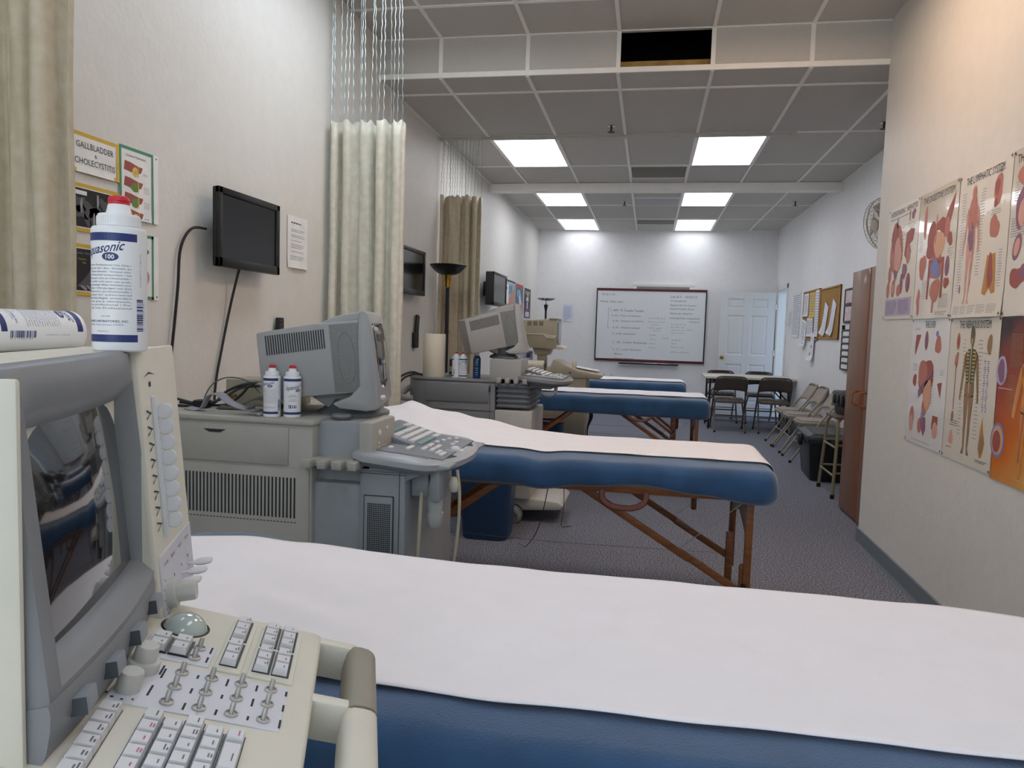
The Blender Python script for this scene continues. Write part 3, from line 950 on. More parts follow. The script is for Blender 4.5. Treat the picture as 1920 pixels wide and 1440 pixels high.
def fire_mat():
    m = bpy.data.materials.new('print_orange_gradient'); m.use_nodes = True
    nt = m.node_tree; N = nt.nodes; b = N['Principled BSDF']; b.inputs['Roughness'].default_value = .25
    tc = N.new('ShaderNodeTexCoord'); nz = N.new('ShaderNodeTexNoise'); nz.inputs['Scale'].default_value = 4
    sp = N.new('ShaderNodeSeparateXYZ'); nt.links.new(tc.outputs['Generated'], sp.inputs[0]); nt.links.new(tc.outputs['Generated'], nz.inputs['Vector'])
    a = N.new('ShaderNodeMath'); a.operation = 'MULTIPLY_ADD'; a.inputs[1].default_value = .35
    nt.links.new(nz.outputs['Fac'], a.inputs[0]); nt.links.new(sp.outputs['Z'], a.inputs[2])
    c = N.new('ShaderNodeMath'); c.operation = 'MULTIPLY_ADD'; c.inputs[1].default_value = .55
    nt.links.new(sp.outputs['Y'], c.inputs[0]); nt.links.new(a.outputs[0], c.inputs[2])
    q = N.new('ShaderNodeMath'); q.operation = 'MULTIPLY'; q.inputs[1].default_value = .53; nt.links.new(c.outputs[0], q.inputs[0]); c = q
    r = N.new('ShaderNodeValToRGB'); e = r.color_ramp.elements
    e[0].position = .18; e[0].color = lin('#e0b060'); e[1].position = .86; e[1].color = lin('#2a1517')
    k = e.new(.42); k.color = lin('#d9752a'); k = e.new(.64); k.color = lin('#a03c1a')
    nt.links.new(c.outputs[0], r.inputs['Fac']); nt.links.new(r.outputs['Color'], b.inputs['Base Color'])
    return m
PMf = [fire_mat()] + PM[1:]
G1 = 'anatomy posters on the near wall beside the cabinet'
def prt(y, z, lab, dr, mats=PM, w=W_, h=H_, curl=.0):
    return sheet_on('anatomy_poster', lab, 'poster', poR(y, z), UR, NR, w, h, mats, dr, G1, curl=curl)
prt(4.878, 1.452, 'anatomy poster about hepatitis with lilac text box at its bottom, next to the wall corner', dr_hep)
prt(4.358, 1.446, 'anatomy poster titled THE DIGESTIVE SYSTEM with liver and bowel drawings', dr_dig, [PWg] + PM[1:], curl=.006)
prt(3.836, 1.442, 'anatomy poster titled THE LYMPHATIC SYSTEM with a standing pink figure', dr_lym, curl=.012)
prt(3.318, 1.440, 'anatomy poster cut off by the picture edge, beside the lymphatic system poster', dr_fem, [PWg] + PM[1:], curl=.006)
prt(4.346, .794, 'anatomy poster titled THE LIVER in the lower row', dr_liv, [PWw] + PM[1:])
prt(3.826, .790, 'anatomy poster titled THE NERVOUS SYSTEM with a dark standing figure', dr_ner)
prt(3.318, .782, 'dark orange anatomy poster of a glowing figure with blood vessels', dr_ang, PMf, w=.54)

# ---- posters and papers on the near left wall
NL, UL = (1, 0, 0), (0, 1, 0)
def poL(y, z):
    return (XL, y, z)
LM = [WHT, YEL, INK, GRN, RED, GLD, INKG, BLK, C_('55555a'), C_('9a9a9c'), C_('b58f9a'), C_('6f8a4a')]
def dr_title(mb, w, h):
    b = .014
    for a in ((0, 0, w, b), (0, h - b, w, h), (0, 0, b, h), (w - b, 0, w, h)):
        mb.rect(*a, 1, 1)
    mb.text('GALLBLADDER', w / 2, h - .052, .021, 2, w=w * .76, align='c'); mb.text('&', w / 2, h / 2 - .008, .013, 2, align='c'); mb.text('CHOLECYSTITIS', w / 2, .03, .021, 2, w=w * .82, align='c')
G2 = 'gallbladder teaching sheets'
sheet_on('teaching_sheet', 'yellow bordered sheet reading GALLBLADDER and CHOLECYSTITIS', 'sheet', poL(2.236, 1.822), UL, NL, .237, .137, LM, dr_title, G2, curl=.004)
def dr_scan(kind):
    def d(mb, w, h):
        b = .013
        mb.rect(0, 0, w, b, 1, 1); mb.rect(0, h - b, w, h, 1, 1); mb.rect(.012, b + .004, w - .012, h - b - .004, 7, 2)
        g = random.Random(kind)
        if kind == 1:
            mb.rect(.012, h - b - .026, .075, h - b - .012, 0, 3)
            for i in range(14):
                mb.ell(g.uniform(.03, w - .03), g.uniform(.03, h - .06), g.uniform(.008, .03), g.uniform(.012, .04), 8, 3 + (i % 3), wob=.3, seed=i, rot=g.random())
            for i in range(5):
                mb.ell(g.uniform(.04, w - .04), g.uniform(.03, h - .05), .005, .03, 9, 6, wob=.3, seed=i)
        else:
            mb.text('Acute Cholecystitis', .016, h - b - .022, .008, 9, 3, w=.13); mb.text('Transverse', .03, h - b - .042, .006, 5, 3); mb.text('View', .05, h - b - .054, .006, 5, 3)
            mb.poly([(.02, .03), (.05, .05), (.1, .1), (.17, .1), (.2, .06), (.2, .03)], 8, 3)
            for i in range(12):
                mb.ell(g.uniform(.05, .19), g.uniform(.025, .09), g.uniform(.01, .03), .005, 9, 4, rot=g.uniform(-.6, .2), wob=.3, seed=i)
    return d
sheet_on('teaching_sheet', 'yellow bordered ultrasound print under the GALLBLADDER sheet', 'sheet', poL(2.236, 1.62), UL, NL, .25, .165, LM, dr_scan(1), G2)
sheet_on('teaching_sheet', 'yellow bordered ultrasound print lowest in its column, behind the standing bottle', 'sheet', poL(2.236, 1.40), UL, NL, .25, .178, LM, dr_scan(2), G2)
def dr_green1(mb, w, h):
    b = .012
    for a in ((0, 0, w - .03, b), (0, h - b, w - .03, h), (0, 0, b, h), (w - .03 - b, 0, w - .03, h)):
        mb.rect(*a, 3, 1)
    mb.text('Calculous Cholecystitis', w / 2 - .02, h - .035, .008, 2, w=.11, align='c')
    for i in range(4):
        v = h - .075 - .058 * i
        mb.poly([(.025, v - .012), (.03, v + .022), (.06, v + .02), (.1, v + .012), (.13, v + .01), (.12, v - .01), (.1, v - .018), (.06, v - .016)], 4, 1)
        mb.ell(.085, v - .012, .022 if 0 < i < 3 else .016, .018, 5 if i in (0, 3) else 11, 2, wob=.1, seed=i); mb.rect(.1, v - .03, .104, v + .012, 5, 3)
        mb.ell(.087, v - .013, .008, .008, 11 if i in (1, 2) else 1, 4)
        mb.dashes(.135, v - .028, .17, v + .0, (1, 5, 4, 2)[i], 6, 1, i)
    mb.ell(w - .012, h - .012, .004, .004, 2, 2, n=8)
sheet_on('teaching_sheet', 'green bordered sheet with four gallbladder drawings', 'sheet', poL(2.474, 1.70), UL, NL, .222, .266, LM, dr_green1, G2, curl=.003)
def dr_green2(mb, w, h):
    b = .012
    for a in ((0, 0, w - .03, b), (0, h - b, w - .03, h), (0, 0, b, h), (w - .03 - b, 0, w - .03, h)):
        mb.rect(*a, 3, 1)
    mb.ell(.13, .075, .035, .042, 10, 1, wob=.2, seed=2); mb.poly([(.1, .12), (.12, .19), (.15, .2), (.165, .185), (.15, .17), (.13, .11)], 8, 2); mb.ell(.06, .15, .03, .05, 4, 1); mb.dashes(.03, .02, .13, .03, 1, 6)
    mb.ell(w - .012, .012, .004, .004, 2, 2, n=8)
sheet_on('teaching_sheet', 'green bordered sheet lower down, mostly behind the standing bottle', 'sheet', poL(2.474, 1.40), UL, NL, .222, .25, LM, dr_green2, G2)
def dr_notice(mb, w, h):
    mb.dashes(.04, h - .045, w - .03, h - .03, 1, 2, 1, 3, h=.5); mb.rect(.04, h - .05, w - .04, h - .049, 4, 1)
    for i, (v, n) in enumerate(((.07, 2), (.1, 2), (.13, 1), (.15, 3), (.19, 1), (.215, 3))):
        mb.dashes(.04 - .01 * (i == 5), h - v - .009 * n, w - .03, h - v, n, 6, 1, i)
sheet_on('notice_sheet', 'white notice page taped on the wall beside the mounted flat screen', 'sheet', poL(3.775, 1.626), UL, NL, .235, .284, LM, dr_notice, curl=.006)

# ---- flat screens on the left wall
M_scr = mat('screen_glass', '#0b0c0f', .18, var=.0, spec=.6)
M_cas = mat('screen_casing', '#151416', .35, var=.05)
def flat_screen(name, x, y, z, w, h, rotz, tiltx, label, d=.055, arm=None):
    t = thing(name, label, 'screen', (x, y, z), rotz, 'wall mounted flat screens')
    mb = MB(); mb.M = Matrix.Rotation(tiltx, 4, 'Y')
    mb.box(-d, -.018, -w / 2, w / 2, 0, h, .008)
    b = .03
    for a in ((-w / 2, w / 2, 0, b + .012), (-w / 2, w / 2, h - b, h), (-w / 2, -w / 2 + b, 0, h), (w / 2 - b, w / 2, 0, h)):
        mb.box(-.02, 0, a[0], a[1], a[2], a[3], .004)
    mb.box(-d - .035, -d + .01, -w * .3, w * .3, h * .2, h * .85, .02)
    mb.build('casing', M_cas, t)
    mb = MB(); mb.M = Matrix.Rotation(tiltx, 4, 'Y'); mb.box(-.022, -.008, -w / 2 + b - .004, w / 2 - b + .004, b, h - b + .004); mb.build('screen', M_scr, t)
    mb = MB(); mb.M = Matrix.Rotation(-rotz, 4, 'Z')
    dx = XL - x
    mb.box(dx, dx + .02, -.09, .09, h * .3, h * .75, .004)
    mb.tube([(dx + .015, 0, h / 2), (-d, 0, h / 2)], .022, 10)
    mb.build('wall_bracket', M_black, t)
    return t
flat_screen('flat_screen', -1.85, 3.238, 1.563, .54, .345, R(0), R(0), 'black flat screen on the wall above the grey cart with two bottles', d=.035)
flat_screen('flat_screen', -1.86, 5.72, 1.575, .6, .365, R(0), R(0), 'black flat screen half hidden behind the pale pleated curtain')
t3 = flat_screen('flat_screen', -1.76, 8.72, 1.59, .78, .38, R(0), R(0), 'grey flat screen on the wall beside the small colourful posters', d=.1)
mb = MB()
mb.tube([(-1.9, 2.95, 1.72), (-1.925, 2.88, 1.71), (-1.935, 2.82, 1.62), (-1.935, 2.80, 1.45), (-1.935, 2.76, 1.2), (-1.93, 2.72, 1.02), (-1.93, 2.7, .7), (-1.93, 2.7, .3)], .006, 8, smooth=8)
tag(mb.build('video_cable', M_cord), 'black cable from the side of the flat screen down behind the tangled cables', 'cable')
mb = MB()
mb.tube([(-1.88, 3.2, 1.6), (-1.9, 3.2, 1.54), (-1.93, 3.19, 1.4), (-1.937, 3.13, 1.2), (-1.935, 3.07, 1.0), (-1.935, 3.06, .7), (-1.935, 3.06, .3)], .006, 8, smooth=8)
tag(mb.build('video_cable', M_cord), 'black cable from the underside of the flat screen to the beige box', 'cable')
# handset and remote in wall holders
t = thing('remote_control', 'black remote control in a holder on the wall behind the grey monitor', 'remote', (XL, 3.66, 1.2), 0)
mb = MB(); mb.box(.012, .034, -.03, .03, .0, .15, .006); mb.build('remote_body', M_black, t)
mb = MB()
for i in range(5):
    for j in (-1, 0, 1):
        mb.box(.033, .037, j * .016 - .006, j * .016 + .006, .05 + .019 * i, .062 + .019 * i, .002)
mb.build('buttons', mat('button_grey', '#4a4a4e', .5), t)
mb = MB(); mb.box(0, .042, -.034, .034, -.02, .05, .004); mb.build('holder', M_black, t)
t = thing('remote_control', 'black handset in a wall holder above the paper towel roll', 'remote', (XL, 6.0, 1.15), 0)
mb = MB(); mb.M = Matrix.Rotation(R(-9), 4, 'X'); mb.box(.012, .038, -.028, .028, .03, .27, .008); mb.build('remote_body', M_black, t)
mb = MB(); mb.box(0, .035, -.03, .06, -.01, .12, .008); mb.build('holder', M_black, t)

# ---- small posters far along the left wall
LP = [WHT, C_('8fb4c8'), C_('c98a72'), C_('3a4c86'), C_('b03a44'), C_('2b2a33'), C_('5b2f55'), C_('e0d4e6'), GLD, INK, C_('3c6f80')]
def dr_a(mb, w, h):
    for a in ((0, 0, w, .02), (0, h - .03, w, h), (w - .03, 0, w, h), (0, 0, .02, h)):
        mb.rect(*a, 5, 1)
    mb.rect(.03, .03, w - .04, h - .04, 1, 1); mb.rect(.05, .05, .3, h - .06, 0, 2); mb.rect(.45, .2, .52, h - .07, 10, 3); mb.rect(.3, .18, .36, .3, 3, 3); mb.ell(.15, .26, .05, .02, 9, 3); mb.ell(.6, .14, .14, .12, 2, 3, wob=.2, seed=2); mb.ell(.42, .08, .12, .07, 2, 4, wob=.2, seed=3); mb.ell(.12, .05, .04, .02, 3, 4)
def dr_b(mb, w, h):
    mb.rect(0, h - .06, w, h, 4, 1); mb.rect(0, 0, w, h - .06, 10, 1); mb.ell(.2, h - .14, .1, .06, 1, 2); mb.ell(.4, .25, .2, .1, 7, 2, wob=.3, seed=4, rot=-.8); mb.ell(.15, .2, .1, .06, 4, 3); mb.ell(.45, .15, .1, .07, 2, 3); mb.rect(.1, .03, .5, .12, 1, 2)
def dr_c(mb, w, h):
    mb.rect(0, 0, w, h, 5, 1); mb.rect(0, 0, w, h * .45, 6, 2); mb.text('ABDOMEN', .08, h - .09, .05, 7, 3, w=w - .16); mb.rect(.2, .27, .42, .33, 7, 3); mb.ell(.33, .37, .08, .035, 8, 3, wob=.4, seed=5); mb.rect(.26, .15, .36, .26, 7, 4); mb.rect(.14, .02, .5, .1, 7, 4)
    g = random.Random(2)
    for i in range(14):
        mb.ell(g.uniform(.03, w - .03), g.uniform(.03, h - .1), .016, .01, 8 if i % 2 else 1, 3, n=6)
G3 = 'small posters beside the grey flat screen'
sheet_on('wall_poster', 'pale blue poster with an unborn baby picture beside the grey flat screen', 'poster', poL(9.92, 1.62), UL, NL, .81, .38, LP, dr_a, G3)
sheet_on('wall_poster', 'red topped colourful poster, middle one of three beyond the flat screen', 'poster', poL(10.78, 1.48), UL, NL, .65, .51, LP, dr_b, G3)
sheet_on('wall_poster', 'dark purple poster with pale shapes, nearest the whiteboard wall', 'poster', poL(11.54, 1.5), UL, NL, .63, .47, LP, dr_c, G3)
# grey wall board below the far posters
# ---- whiteboard
t = thing('whiteboard', 'large whiteboard with handwritten notes and dark red frame', 'whiteboard', (.01, YB - .03, 1.445), 0)


M_maroon = mat('maroon_frame', '#571a20', .4, var=.1)
for z0 in (.58, -.62):
    mb = MB(); mb.box(-.92, .92, -.022, .015, z0, z0 + .04, .004); mb.build('frame_rail', M_maroon, t)
for x0 in (-.92, .9):
    mb = MB(); mb.box(x0, x0 + .02, -.02, .014, -.6, .6, .003); mb.build('frame_side', M_black, t)
mb = MB(); mb.box(-.905, .905, -.012, .012, -.6, .6, mi=2)
mb.M = basis((0, -.0125, 0), (1, 0, 0), (0, 0, 1), (0, -1, 0))
def wt(s, px, py, hgt, w_, mi=0, sh=.12):
    # positions read on the board: px 0..1 across, py 0..1 down
    mb.text(s, -.9 + 1.8 * px, .6 - 1.2 * py, hgt, mi, 1, w=w_ * 1.8, shear=sh)
wt('10-21-15', .04, .085, .035, .12); wt('Ports / Day two', .03, .185, .03, .21)
for i, (a, b, s, wd, h) in enumerate([(.13, .31, '1. APP - Pt Transfer Transfer', .31, .034), (.14, .38, '2. PC - Post Conditions', .27, .026), (.15, .455, '3. AC - Anterior Conditions', .29, .026),
        (.15, .55, '4. FL - Patient Lower', .26, .026), (.15, .635, '5. Lab reaction', .22, .026), (.16, .76, '1.  LE - Lower Extremity', .32, .03), (.16, .86, '2.  LT - Lower Extremity', .27, .026), (.16, .925, '- Bone', .09, .026), (.16, 1.0 - .01, '- Patient History', .2, .028)]):
    wt(s, a, b, h, wd)
for i, (a, b, s, wd, h) in enumerate([(.68, .1, 'Lab # 5 - 10/22/15', .24, .034), (.68, .155, 'Transducer', .15, .026), (.68, .215, 'Patient Hx To Scanner', .24, .026), (.68, .265, 'Patient Position Gown', .22, .026), (.68, .33, 'Abdomen Anterior', .21, .026), (.68, .395, 'Scanning Plane longitudinal', .27, .026), (.86, .44, 'transverse', .09, .022)]):
    wt(s, a, b, h, wd)
for i, (a, b, s, wd) in enumerate([(.48, .4, 'Lower Bring it', .16), (.48, .455, 'Must be correct', .16), (.51, .495, 'order', .08), (.48, .54, 'Use gel', .13), (.53, .575, 'here', .07), (.5, .64, 'Lab', .06), (.5, .7, 'Time', .06), (.62, .68, 'Next', .06), (.5, .76, 'Next', .06), (.5, .82, 'Room', .06),
        (.7, .48, 'Look at it', .13), (.7, .52, 'Look up', .12), (.7, .56, 'See it in', .12), (.7, .6, 'See it too', .12), (.84, .55, 'plane', .06), (.7, .7, 'Tape', .09), (.7, .75, 'Tip', .05), (.7, .8, 'Set it up', .12), (.7, .87, 'All in place', .17)]):
    wt(s, a, b, .02, wd, 1)
mb.rect(-.9 + 1.8 * .105, .6 - 1.2 * .55, -.9 + 1.8 * .107, .6 - 1.2 * .27, 0, 1)
mb.rect(-.9 + 1.8 * .105, .6 - 1.2 * .55, -.9 + 1.8 * .12, .6 - 1.2 * .546, 0, 1)
mb.rect(-.9 + 1.8 * .105, .6 - 1.2 * .274, -.9 + 1.8 * .12, .6 - 1.2 * .27, 0, 1)
mb.build('board', [mat('marker_grey', '#4b525a', .6), mat('marker_faint', '#8f9aa8', .6), mat('whiteboard_enamel', '#e4e8ea', .45, var=.01)], t, smooth=False, normals=False)
mb = MB(); mb.box(-.5, .5, -.085, -.01, -.665, -.65, .003); mb.box(-.5, .5, -.09, -.083, -.665, -.64, .003); mb.build('pen_tray', M_black, t)
# markers lie in the tray
mc = ['#e8e8ea', '#7fb0e0', '#e8e8ea', '#d86a6a', '#e0e0e4', '#cfcfd4']
for i, x in enumerate((.0, .07, .12, .18, .24, .29)):
    mb = MB(); mb.M = Matrix.Rotation(R(8 * (i % 3 - 1)), 4, 'Z'); mb.lathe([(.007, -.055), (.0085, -.05), (.0085, .03), (.006, .035), (.006, .055)], 10, (0, 0, 0), 'x')
    o = mb.build('marker_pen', mat('marker_' + mc[i][1:], mc[i], .4), None, loc=(x, YB - .03 - .05, 1.445 - .641))
    tag(o, ['white marker pen first from the middle of the whiteboard tray', 'pale blue marker pen in the whiteboard tray', 'white marker pen between the blue and red ones in the whiteboard tray', 'red marker pen in the whiteboard tray', 'white marker pen just beyond the red one in the whiteboard tray', 'grey marker pen at the door end of the whiteboard tray'][i], 'marker', 'pens in the whiteboard tray')
# paper on the back wall and socket
FW = [C_('d5dcf0'), INKG, INK, GLD]
def dr_p(mb, w, h):
    mb.dashes(.015, .02, w - .02, h - .03, 14, 1, 1, 3)
sheet_on('notice_sheet', 'pale blue note page on the far wall between the dark floor lamp and the whiteboard', 'sheet', (-1.485, YB, 1.48), (1, 0, 0), (0, -1, 0), .17, .285, FW, dr_p, curl=.008)
t = thing('wall_outlet', 'white wall outlet below the whiteboard', 'outlet', (-.597, YB, .55), 0)
mb = MB(); mb.box(-.037, .037, -.006, 0, -.058, .058, .003); mb.build('outlet_plate', M_white, t)
mb = MB()
for z in (-.025, .025):
    for x in (-.008, .008):
        mb.box(x - .002, x + .002, -.008, -.005, z - .008, z + .008)
mb.box(.0, .03, -.03, -.006, -.05, -.01, .004)
mb.build('socket_slots', M_black, t)

# ---- recessed right wall: papers, cork boards, framed panel, fan
NF, UF = (-1, 0, 0), (0, -1, 0)
M_cork = mat('cork', '#b08a4c', .9, hex2='#96713a', scale=220, bump=.3, bscale=200)
M_oak = mat('oak_frame', '#a9793f', .5, var=.1, scale=20)
def cork(y1, w, z0, h, label, seed):
    t = thing('cork_board', label, 'cork board', (XF, y1, z0), 0, 'cork boards on the wall behind the chairs')
    mb = MB(); mb.box(-.012, 0, -w, 0, 0, h); mb.build('cork_panel', M_cork, t)
    mb = MB()
    for a in ((-w, 0, 0, .02), (-w, 0, h - .02, h), (-w, -w + .02, 0, h), (-.02, 0, 0, h)):
        mb.box(-.022, 0, a[0], a[1], a[2], a[3], .003)
    mb.build('frame', M_oak, t)
cork(10.5, .95, 1.3, .63, 'cork board covered with white and yellow pages, beside the open door', 1)
cork(9.5, .93, 1.315, .6, 'nearly empty cork board with two folded white papers', 2)
RP = [C_('e4e6ee'), INKG, INK, YEL]
def dr_list(n, s=0):
    def d(mb, w, h):
        mb.dashes(.02, .03, w - .02, h - .03, n, 1, 1, s)
    return d
def wallp(y, z, w, h, lab, dr, mats=RP, g=None, x=XF, curl=.01, tilt=0., name='notice_sheet'):
    return sheet_on(name, lab, 'sheet', (x, y, z), UF, NF, w, h, mats, dr, g, curl=curl, tilt=tilt)
G4 = 'papers on the cork boards'
wallp(11.28, 1.33, .5, .62, 'wide white list page between the door frame and the cork boards', dr_list(20))
wallp(11.62, 1.45, .22, .26, 'small white note nearest the open door frame', dr_list(7, 3))
wallp(10.47, 1.6, .3, .3, 'white page at the top of the full cork board beside the yellow page', dr_list(9, 1), g=G4, x=XF - .014)
wallp(10.12, 1.58, .34, .32, 'yellow page on the full cork board', dr_list(8, 2), [YEL, INKG, INK, YEL], G4, XF - .014)
wallp(9.76, 1.34, .22, .58, 'long white page along the inner frame of the full cork board', dr_list(16, 5), g=G4, x=XF - .016)
wallp(10.2, 1.34, .36, .24, 'white page below the yellow page on the full cork board', dr_list(9, 4), g=G4, x=XF - .016)
wallp(10.55, 1.24, .3, .34, 'white page hanging off the lower corner of the full cork board near the door', dr_list(10, 7), g=G4, x=XF - .018, curl=.03, tilt=R(-8))
wallp(9.92, 1.06, .2, .34, 'white strip hanging below the full cork board', dr_list(3, 7), g=G4, x=XF - .018, curl=.04, tilt=R(-5))
wallp(9.36, 1.42, .19, .36, 'folded white paper on the empty cork board, next to the full board', dr_list(1, 7), g=G4, x=XF - .016, curl=.03, tilt=R(-22))
wallp(9.0, 1.42, .18, .38, 'folded white paper in the middle of the empty cork board', dr_list(1, 8), g=G4, x=XF - .016, curl=.03, tilt=R(-22))
t = thing('framed_print', 'narrow black framed pink print beside the tall wooden cabinet, upper one', 'picture', (XF, 8.36, 1.5), 0)
mb = MB(); mb.box(-.012, 0, -.3, 0, 0, .34); mb.build('print', [mat('pink_print', '#caa0b0', .5, scale=20, hex2='#e4dde0')], t)
mb = MB()
for a in ((-.31, .01, -.01, .015), (-.31, .01, .165, .2), (-.31, .01, .33, .35), (-.31, -.29, 0, .34), (-.01, .01, 0, .34)):
    mb.box(-.02, 0, a[0], a[1], a[2], a[3], .003)
mb.build('frame', M_black, t)
t = thing('wall_file_rack', 'black wall rack with stacked white pockets beside the tall wooden cabinet', 'rack', (XF, 8.34, 1.0), 0)
mb = MB()
for k in range(7):
    mb.box(-.03, 0, -.3, .01, .068 * k, .068 * k + .016, .003)
mb.box(-.03, 0, -.0, .012, 0, .47, .003); mb.box(-.03, 0, -.3, -.288, 0, .47, .003)
mb.build('rack_frame', M_black, t)
mb = MB()
for k in range(6):
    mb.box(-.02, -.004, -.288, 0, .068 * k + .018, .068 * k + .064)
mb.build('white_pockets', M_sheet, t)
# fan
t = thing('wall_fan', 'wall fan with round wire cage high up behind the poster wall corner', 'fan', (1.86, 6.62, 2.28), 0)
Mx = Matrix.Rotation(R(200), 4, 'Z') @ Matrix.Rotation(R(12), 4, 'Y')
M_fan = mat('fan_beige', '#b5ac98', .45, var=.03)
mb = MB(); mb.M = Mx
Rf = .215
for zz, rr in ((0, 1.), (.045, .93), (-.045, .93), (.07, .6), (-.07, .6)):
    mb.tube([(zz, rr * Rf * math.cos(a * PI / 18), rr * Rf * math.sin(a * PI / 18)) for a in range(36)], .003 if rr < 1 else .005, 6, closed=True)
for a in range(40):
    c, s = math.cos(a * PI / 20), math.sin(a * PI / 20)
    mb.tube([(.085, .03 * c, .03 * s), (.07, .6 * Rf * c, .6 * Rf * s), (.045, .93 * Rf * c, .93 * Rf * s), (0, Rf * c, Rf * s), (-.045, .93 * Rf * c, .93 * Rf * s), (-.07, .6 * Rf * c, .6 * Rf * s), (-.08, .04 * c, .04 * s)], .0016, 4)
mb.lathe([(.045, .08), (.045, .09), (.001, .094)], 20, (0, 0, 0), 'x')
mb.build('wire_cage', M_fan, t)
mb = MB(); mb.M = Mx
for k in range(4):
    a0 = k * PI / 2
    mb.grid(lambda u, v: ((u - .5) * .05 * (1 if True else 0), (.03 + .145 * v) * math.cos(a0 + (u - .5) * (.5 + .5 * v)), (.03 + .145 * v) * math.sin(a0 + (u - .5) * (.5 + .5 * v))), 6, 6)
mb.lathe([(.035, -.03), (.035, .03)], 16, (0, 0, 0), 'x')
o = mb.build('blade', mat('fan_blade', '#8f8674', .4), t); md = o.modifiers.new('t', 'SOLIDIFY'); md.thickness = .003
mb = MB(); mb.M = Mx; mb.lathe([(.03, -.2), (.06, -.19), (.065, -.1), (.05, -.075)], 18, (0, 0, 0), 'x'); mb.build('motor_housing', M_fan, t)
mb = MB(); mb.tube([(.16, .05, .02), (.17, .05, -.12), (.15, .03, -.2)], .02, 10); mb.box(.13, .172, -.04, .1, -.3, -.1, .008); mb.build('wall_arm', M_fan, t)

# ---- curtains, curtain track and the bead chains they hang from
M_curt = mat('curtain_damask', '#d6d2c4', .55, hex2='#c6c1af', scale=26, bump=.25, bscale=55, spec=.4, sheen=.2)
M_curt2 = mat('curtain_damask_tan', '#ccc2ac', .6, hex2='#bdb198', scale=26, bump=.25, bscale=55, spec=.3)
M_chain = mat('chain_steel', '#a9b4b4', .35, metal=.8, var=.15)
def curtain(x0, x1, y, ztop, zbot, folds, amp, label, m, nch, zc, seed, group='pleated privacy curtains'):
    t = thing('privacy_curtain', label, 'curtain', (x0, y, 0), 0, group)
    w = x1 - x0
    g = random.Random(seed)
    ph = [g.uniform(-.34, .34) for _ in range(40)]
    N = folds * 16
    def off(s, v):
        f = s * folds
        i = int(f)
        jit = ph[i % 40] * (1 - (f - i)) + ph[(i + 1) % 40] * (f - i)
        a = 2 * PI * (f + jit)
        k = amp * (.62 + .4 * math.sin(i * 2.3 + seed)) * (1 + .1 * math.sin(v * 5 + i))
        c = math.cos(a)
        return k * (abs(c) ** .6 * (1 if c > 0 else -1)), .35 * k * math.sin(2 * a)
    mb = MB()
    def P(u, v):
        o1, o2 = off(u, v)
        z = lerp(zbot, ztop - .018 * (1 + math.sin(u * folds * 4 * PI + seed)) * .6, v)
        return (max(.012, min(w, u * w + o2 * .6)), o1 + .004 * math.sin(v * 17 + u * 30), z)
    mb.grid(P, N, 26)
    p = mb.build('curtain_panel', m, t, ang=80)
    md = p.modifiers.new('t', 'SOLIDIFY'); md.thickness = .003
    for k in range(nch):
        u = (k + .5) / nch
        mb = MB()
        o1, o2 = off(u, 1)
        a, b = Vector((max(.015, u * w + o2 * .6), o1, ztop - .03)), Vector((max(.015, u * w + g.uniform(-.02, .02)), g.uniform(-.004, .004), zc))
        n = max(8, int((b - a).length / .02))
        pts, rs = [], []
        for q in range(n + 1):
            d = a.lerp(b, q / n)
            pts.append(d + Vector((.0024 * math.cos(q * PI / 2), .0024 * math.sin(q * PI / 2), 0))); rs.append(.0026 if q % 2 else .0017)
        mb.tube(pts, rs, 5)
        mb.build('chain', M_chain, t)
    return t
curtain(XL + .012, -1.65, 1.87, 2.49, .3, 3, .05, 'beige pleated curtain at the picture edge beside the gallbladder sheets', M_curt2, 8, 3.28, 3)
curtain(XL + .012, -1.462, 4.26, 2.535, .3, 5, .05, 'pale pleated curtain hanging from long chains behind the grey cart monitor', M_curt, 17, 3.3, 1)
curtain(XL + .012, -1.555, 6.68, 2.53, .3, 4, .045, 'tan pleated curtain behind the black floor lamp', M_curt2, 18, 3.03, 2)
for (xa, xb, y, z, lab) in ((XL, 1.135, 6.68, Z2 - .004, 'thin curtain track across the ceiling above the tan curtain'), (XL, 1.1, 4.26, Z1 - .004, 'curtain track on the ceiling above the pale curtain, out of the picture'), (XL, 1.1, 1.87, Z1 - .004, 'curtain track above the curtain at the picture edge, out of the picture')):
    mb = MB(); mb.box(xa + .004, xb, -.016, .016, -.03, 0, .003); mb.box(xb - .05, xb + .01, -.02, .02, -.034, 0, .004)
    tag(mb.build('curtain_track', M_alu, None, loc=(0, y, z)), lab, 'curtain track', 'curtain tracks')
# ================================================================= near ultrasound machine
M_cream = mat('cream_plastic', '#dad7c9', .5, var=.03, bump=.08, bscale=300)
M_gbez = mat('bezel_grey', '#83868a', .45, var=.03, bump=.06, bscale=300)
M_gkey = mat('key_white', '#d8d9dc', .45, var=.02)
M_taupe = mat('grip_taupe', '#8f897b', .5, var=.04)
M_knob = mat('knob_grey', '#c3c3bd', .45, var=.03)
M_btn = mat('button_slate', '#8d949b', .4, var=.03)
M_btnd = mat('button_slate_side', '#4b5158', .5)
M_label = mat('label_lavender', '#d2d3dc', .4, var=.015)
M_crt = mat('crt_glass', '#17181b', .06, var=.0, spec=.9, coat=.6)
M_track = mat('trackball_pale', '#b7c4bf', .08, coat=1., var=.01)

